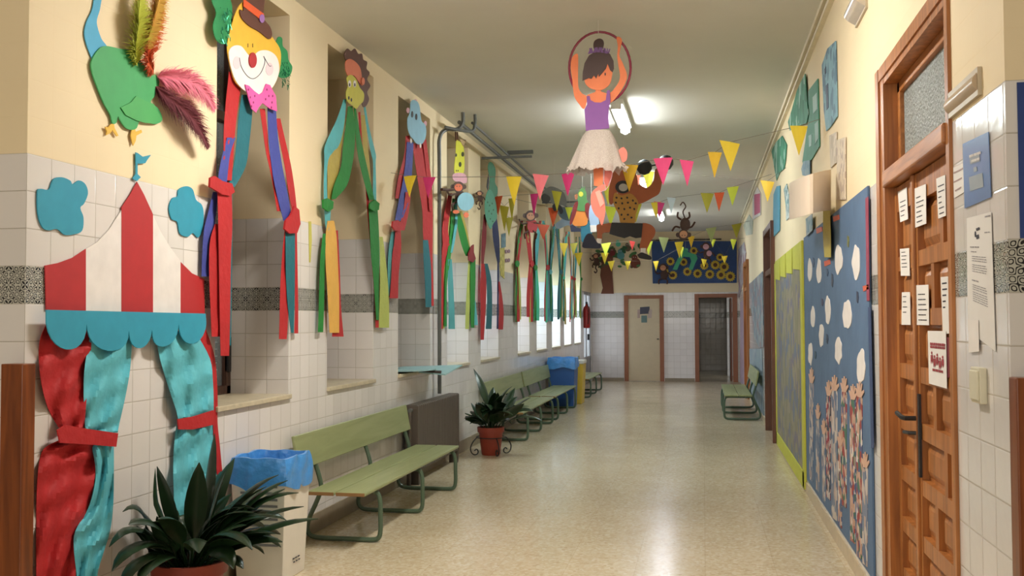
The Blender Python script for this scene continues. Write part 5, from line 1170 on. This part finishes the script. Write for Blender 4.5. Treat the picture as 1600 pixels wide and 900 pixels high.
for k, (q, lab, a, c, n) in enumerate(sheets):
    o = thing('printed_note', pt(*q[0], 'x', LX), lab, 'paper', 'white printed notes on the wooden door')
    cut('sheet', q, 'r', DO, M_PAPER, o, .0015); lines(q, DO+.002, 'r', txt_rows(a, c, n, .026, k), o, M_INK, seed=k)
q = [d2(246, 478), d2(362, 480), d2(368, 848), d2(254, 815)]
o = thing('festive_notice', pt(*q[0], 'x', LX), 'notice with dark red lettering and small figures, lowest paper on the door', 'paper')
cut('red_backing', [d2(340, 520), d2(384, 520), d2(386, 770), d2(350, 800)], 'r', DO, card('backing_red', (112, 28, 40)), o, .001)
cut('sheet', q, 'r', DO+.003, M_PAPER, o, .0015)
MR = card('lettering_red', (150, 50, 60)); lines(q, DO+.0055, 'r', [(.22, .1, .92, .05), (.28, .1, .92, .04), (.70, .2, .8, .045)], o, MR, seed=4)
b = MB()
for k in range(5):
    s = .2+.15*k; u = q[0][0]+(q[1][0]-q[0][0])*s; v = q[0][1]+(q[3][1]-q[0][1])*(.42+.05*(k % 2)+.02*k); 
    for P in (ell(u, v, 1.2, 2.5, 7), [(u-1.6, v+3), (u+1.6, v+3), (u+2, v+11), (u+.8, v+17), (u, v+11), (u-1.2, v+17), (u-1.6, v+10)]): cut('', P, 'r', DO+.0055, None, None, .0006, mb=b)
b.build('printed_figures', MR, o)
q = [(1505, 225), (1545, 206), (1549, 308), (1508, 326)]
o = thing('blue_poster', pt(1505, 225, 'x', R), 'blue poster in a clear plastic sleeve on the tiles right of the door', 'poster'); o.location.x = R
cut('sheet', q, 'r', .003, mat('poster_blue', (48, 100, 166), .3, .05), o, .002)
for P in ([(1515, 243), (1530, 238), (1531, 252), (1516, 257)], [(1521, 262), (1526, 260), (1527, 267), (1522, 269)], [(1514, 277), (1535, 270), (1537, 292), (1516, 299)]): cut('printed_panel', P, 'r', .0056, card('panel_grey', (150, 160, 170)), o, .0006)
lines([(1512, 240), (1534, 232), (1536, 256), (1514, 264)], .0066, 'r', [(.15, .1, .9, .16), (.5, .2, .8, .16)], o, M_PAPER, seed=9)
cut('plastic_sleeve', [(1503, 230), (1546, 205), (1550, 312), (1508, 328)], 'r', .0075, M_SLEEVE, o, .0008)
q = [(1513, 340), (1549, 331), (1556, 548), (1517, 520)]
o = thing('printed_letter', pt(1513, 340, 'x', R), 'long white typed letter taped over the border tiles', 'paper'); o.location.x = R
cut('sheet', [(1511, 341), (1549, 331), (1556, 549), (1513, 516)], 'r', .003, M_PAPER, o, .0015)
GI = card('grey_ink', (150, 146, 150)); lines(q, .0052, 'r', [(.02, .72, .95, .010), (.14, .68, .9, .008), (.25, .05, .42, .010), (.29, .08, .3, .008)]+[(.33+.018*k, .12, .72, .006) for k in range(3)]+[(.40+.018*k, .12, .72, .006) for k in range(4)]+[(.53, .10, .36, .010)]+[(.57+.018*k, .12, .7, .006) for k in range(3)]+[(.63+.018*k, .12, .72, .006) for k in range(5)], o, GI, seed=12)
b = MB(); [cut('', P, 'r', .0055, None, None, .0006, mb=b) for P in (ell(1524, 366, 1.2, 5, 8), [(1525, 357), (1530, 355), (1531, 358), (1526, 361)], [(1525, 368), (1529, 366), (1530, 372), (1526, 374)])]; b.build('letterhead', M_INK, o)
cut('tape_strip', [(1513, 500), (1529, 500), (1530, 549), (1514, 551)], 'r', .0065, card('tape', (232, 226, 222)), o, .001)
q = [(1490, 262), (1505, 255), (1507, 300), (1491, 310)]
o = thing('faded_note', pt(1490, 262, 'x', R), 'small faded note between the door frame and the blue poster', 'paper'); o.location.x = R
cut('sheet', q, 'r', .002, M_PAPER, o, .001); lines(q, .0036, 'r', [(.15, .0, .95, .05), (.45, .0, .8, .05), (.75, .1, .7, .05)], o, card('red_grey', (176, 150, 150)), seed=3)
a, c = pt(1528, 600, 'x', R), pt(1543, 600, 'x', R)
o = thing('light_switch', (R, (a.y+c.y)/2, a.z-.06), 'cream double light switch on the tiles below the letter', 'light switch')
MB().box((R-.022, c.y, a.z-.055), (R, a.y, a.z+.055)).build('housing', mat('switch_cream', (214, 208, 184), .35), o, bevel=.004)
MB().box((R-.028, c.y+.008, a.z-.045), (R-.02, a.y-.008, a.z+.045)).build('rocker', MATS['switch_cream'], o, bevel=.003)
# navy poster on the return wall at the right edge
o = thing('navy_poster', (R+.16, 2.96, 1.75), 'dark blue poster at the far right edge on the end of the wall', 'poster')
q0, q1 = pt(1590, 128, 'y', 2.95), pt(1592, 372, 'y', 2.95)
MB().box((q0.x, 2.955, q1.z), (q0.x+.45, 2.9585, q0.z)).build('sheet', mat('navy_print', (34, 60, 128), .4, .1), o)
# small papers on the pier between windows 5 and 6
for (P, c, lab) in (([(783, 366), (790, 364), (790, 386), (783, 388)], (96, 128, 140), 'small blue-grey drawing pinned on the wide pier'), ([(779, 388), (788, 386), (788, 436), (782, 430)], (188, 178, 90), 'yellowish paper strip below the blue-grey drawing')):
    tag(cut('pinned_paper', P, 'l', .004, patchy('pinned_%d' % c[0], [c, tuple(x+14 for x in c), tuple(x-16 for x in c)], 20), None, .003), lab, 'paper')
t = thing('butterfly_cutout', pt(793, 396, 'x', -L+.02), 'pinkish paper butterflies one above another on the wide pier', 'wall decoration')
for v in (393, 407):
    cut('wing', ell(791, v, 2, 3, 8), 'l', .01, card('dusty_pink', (150, 116, 128)), t, .003); cut('wing', ell(795, v-.5, 2, 3, 8), 'l', .01, card('dusty_pink', 0), t, .003)
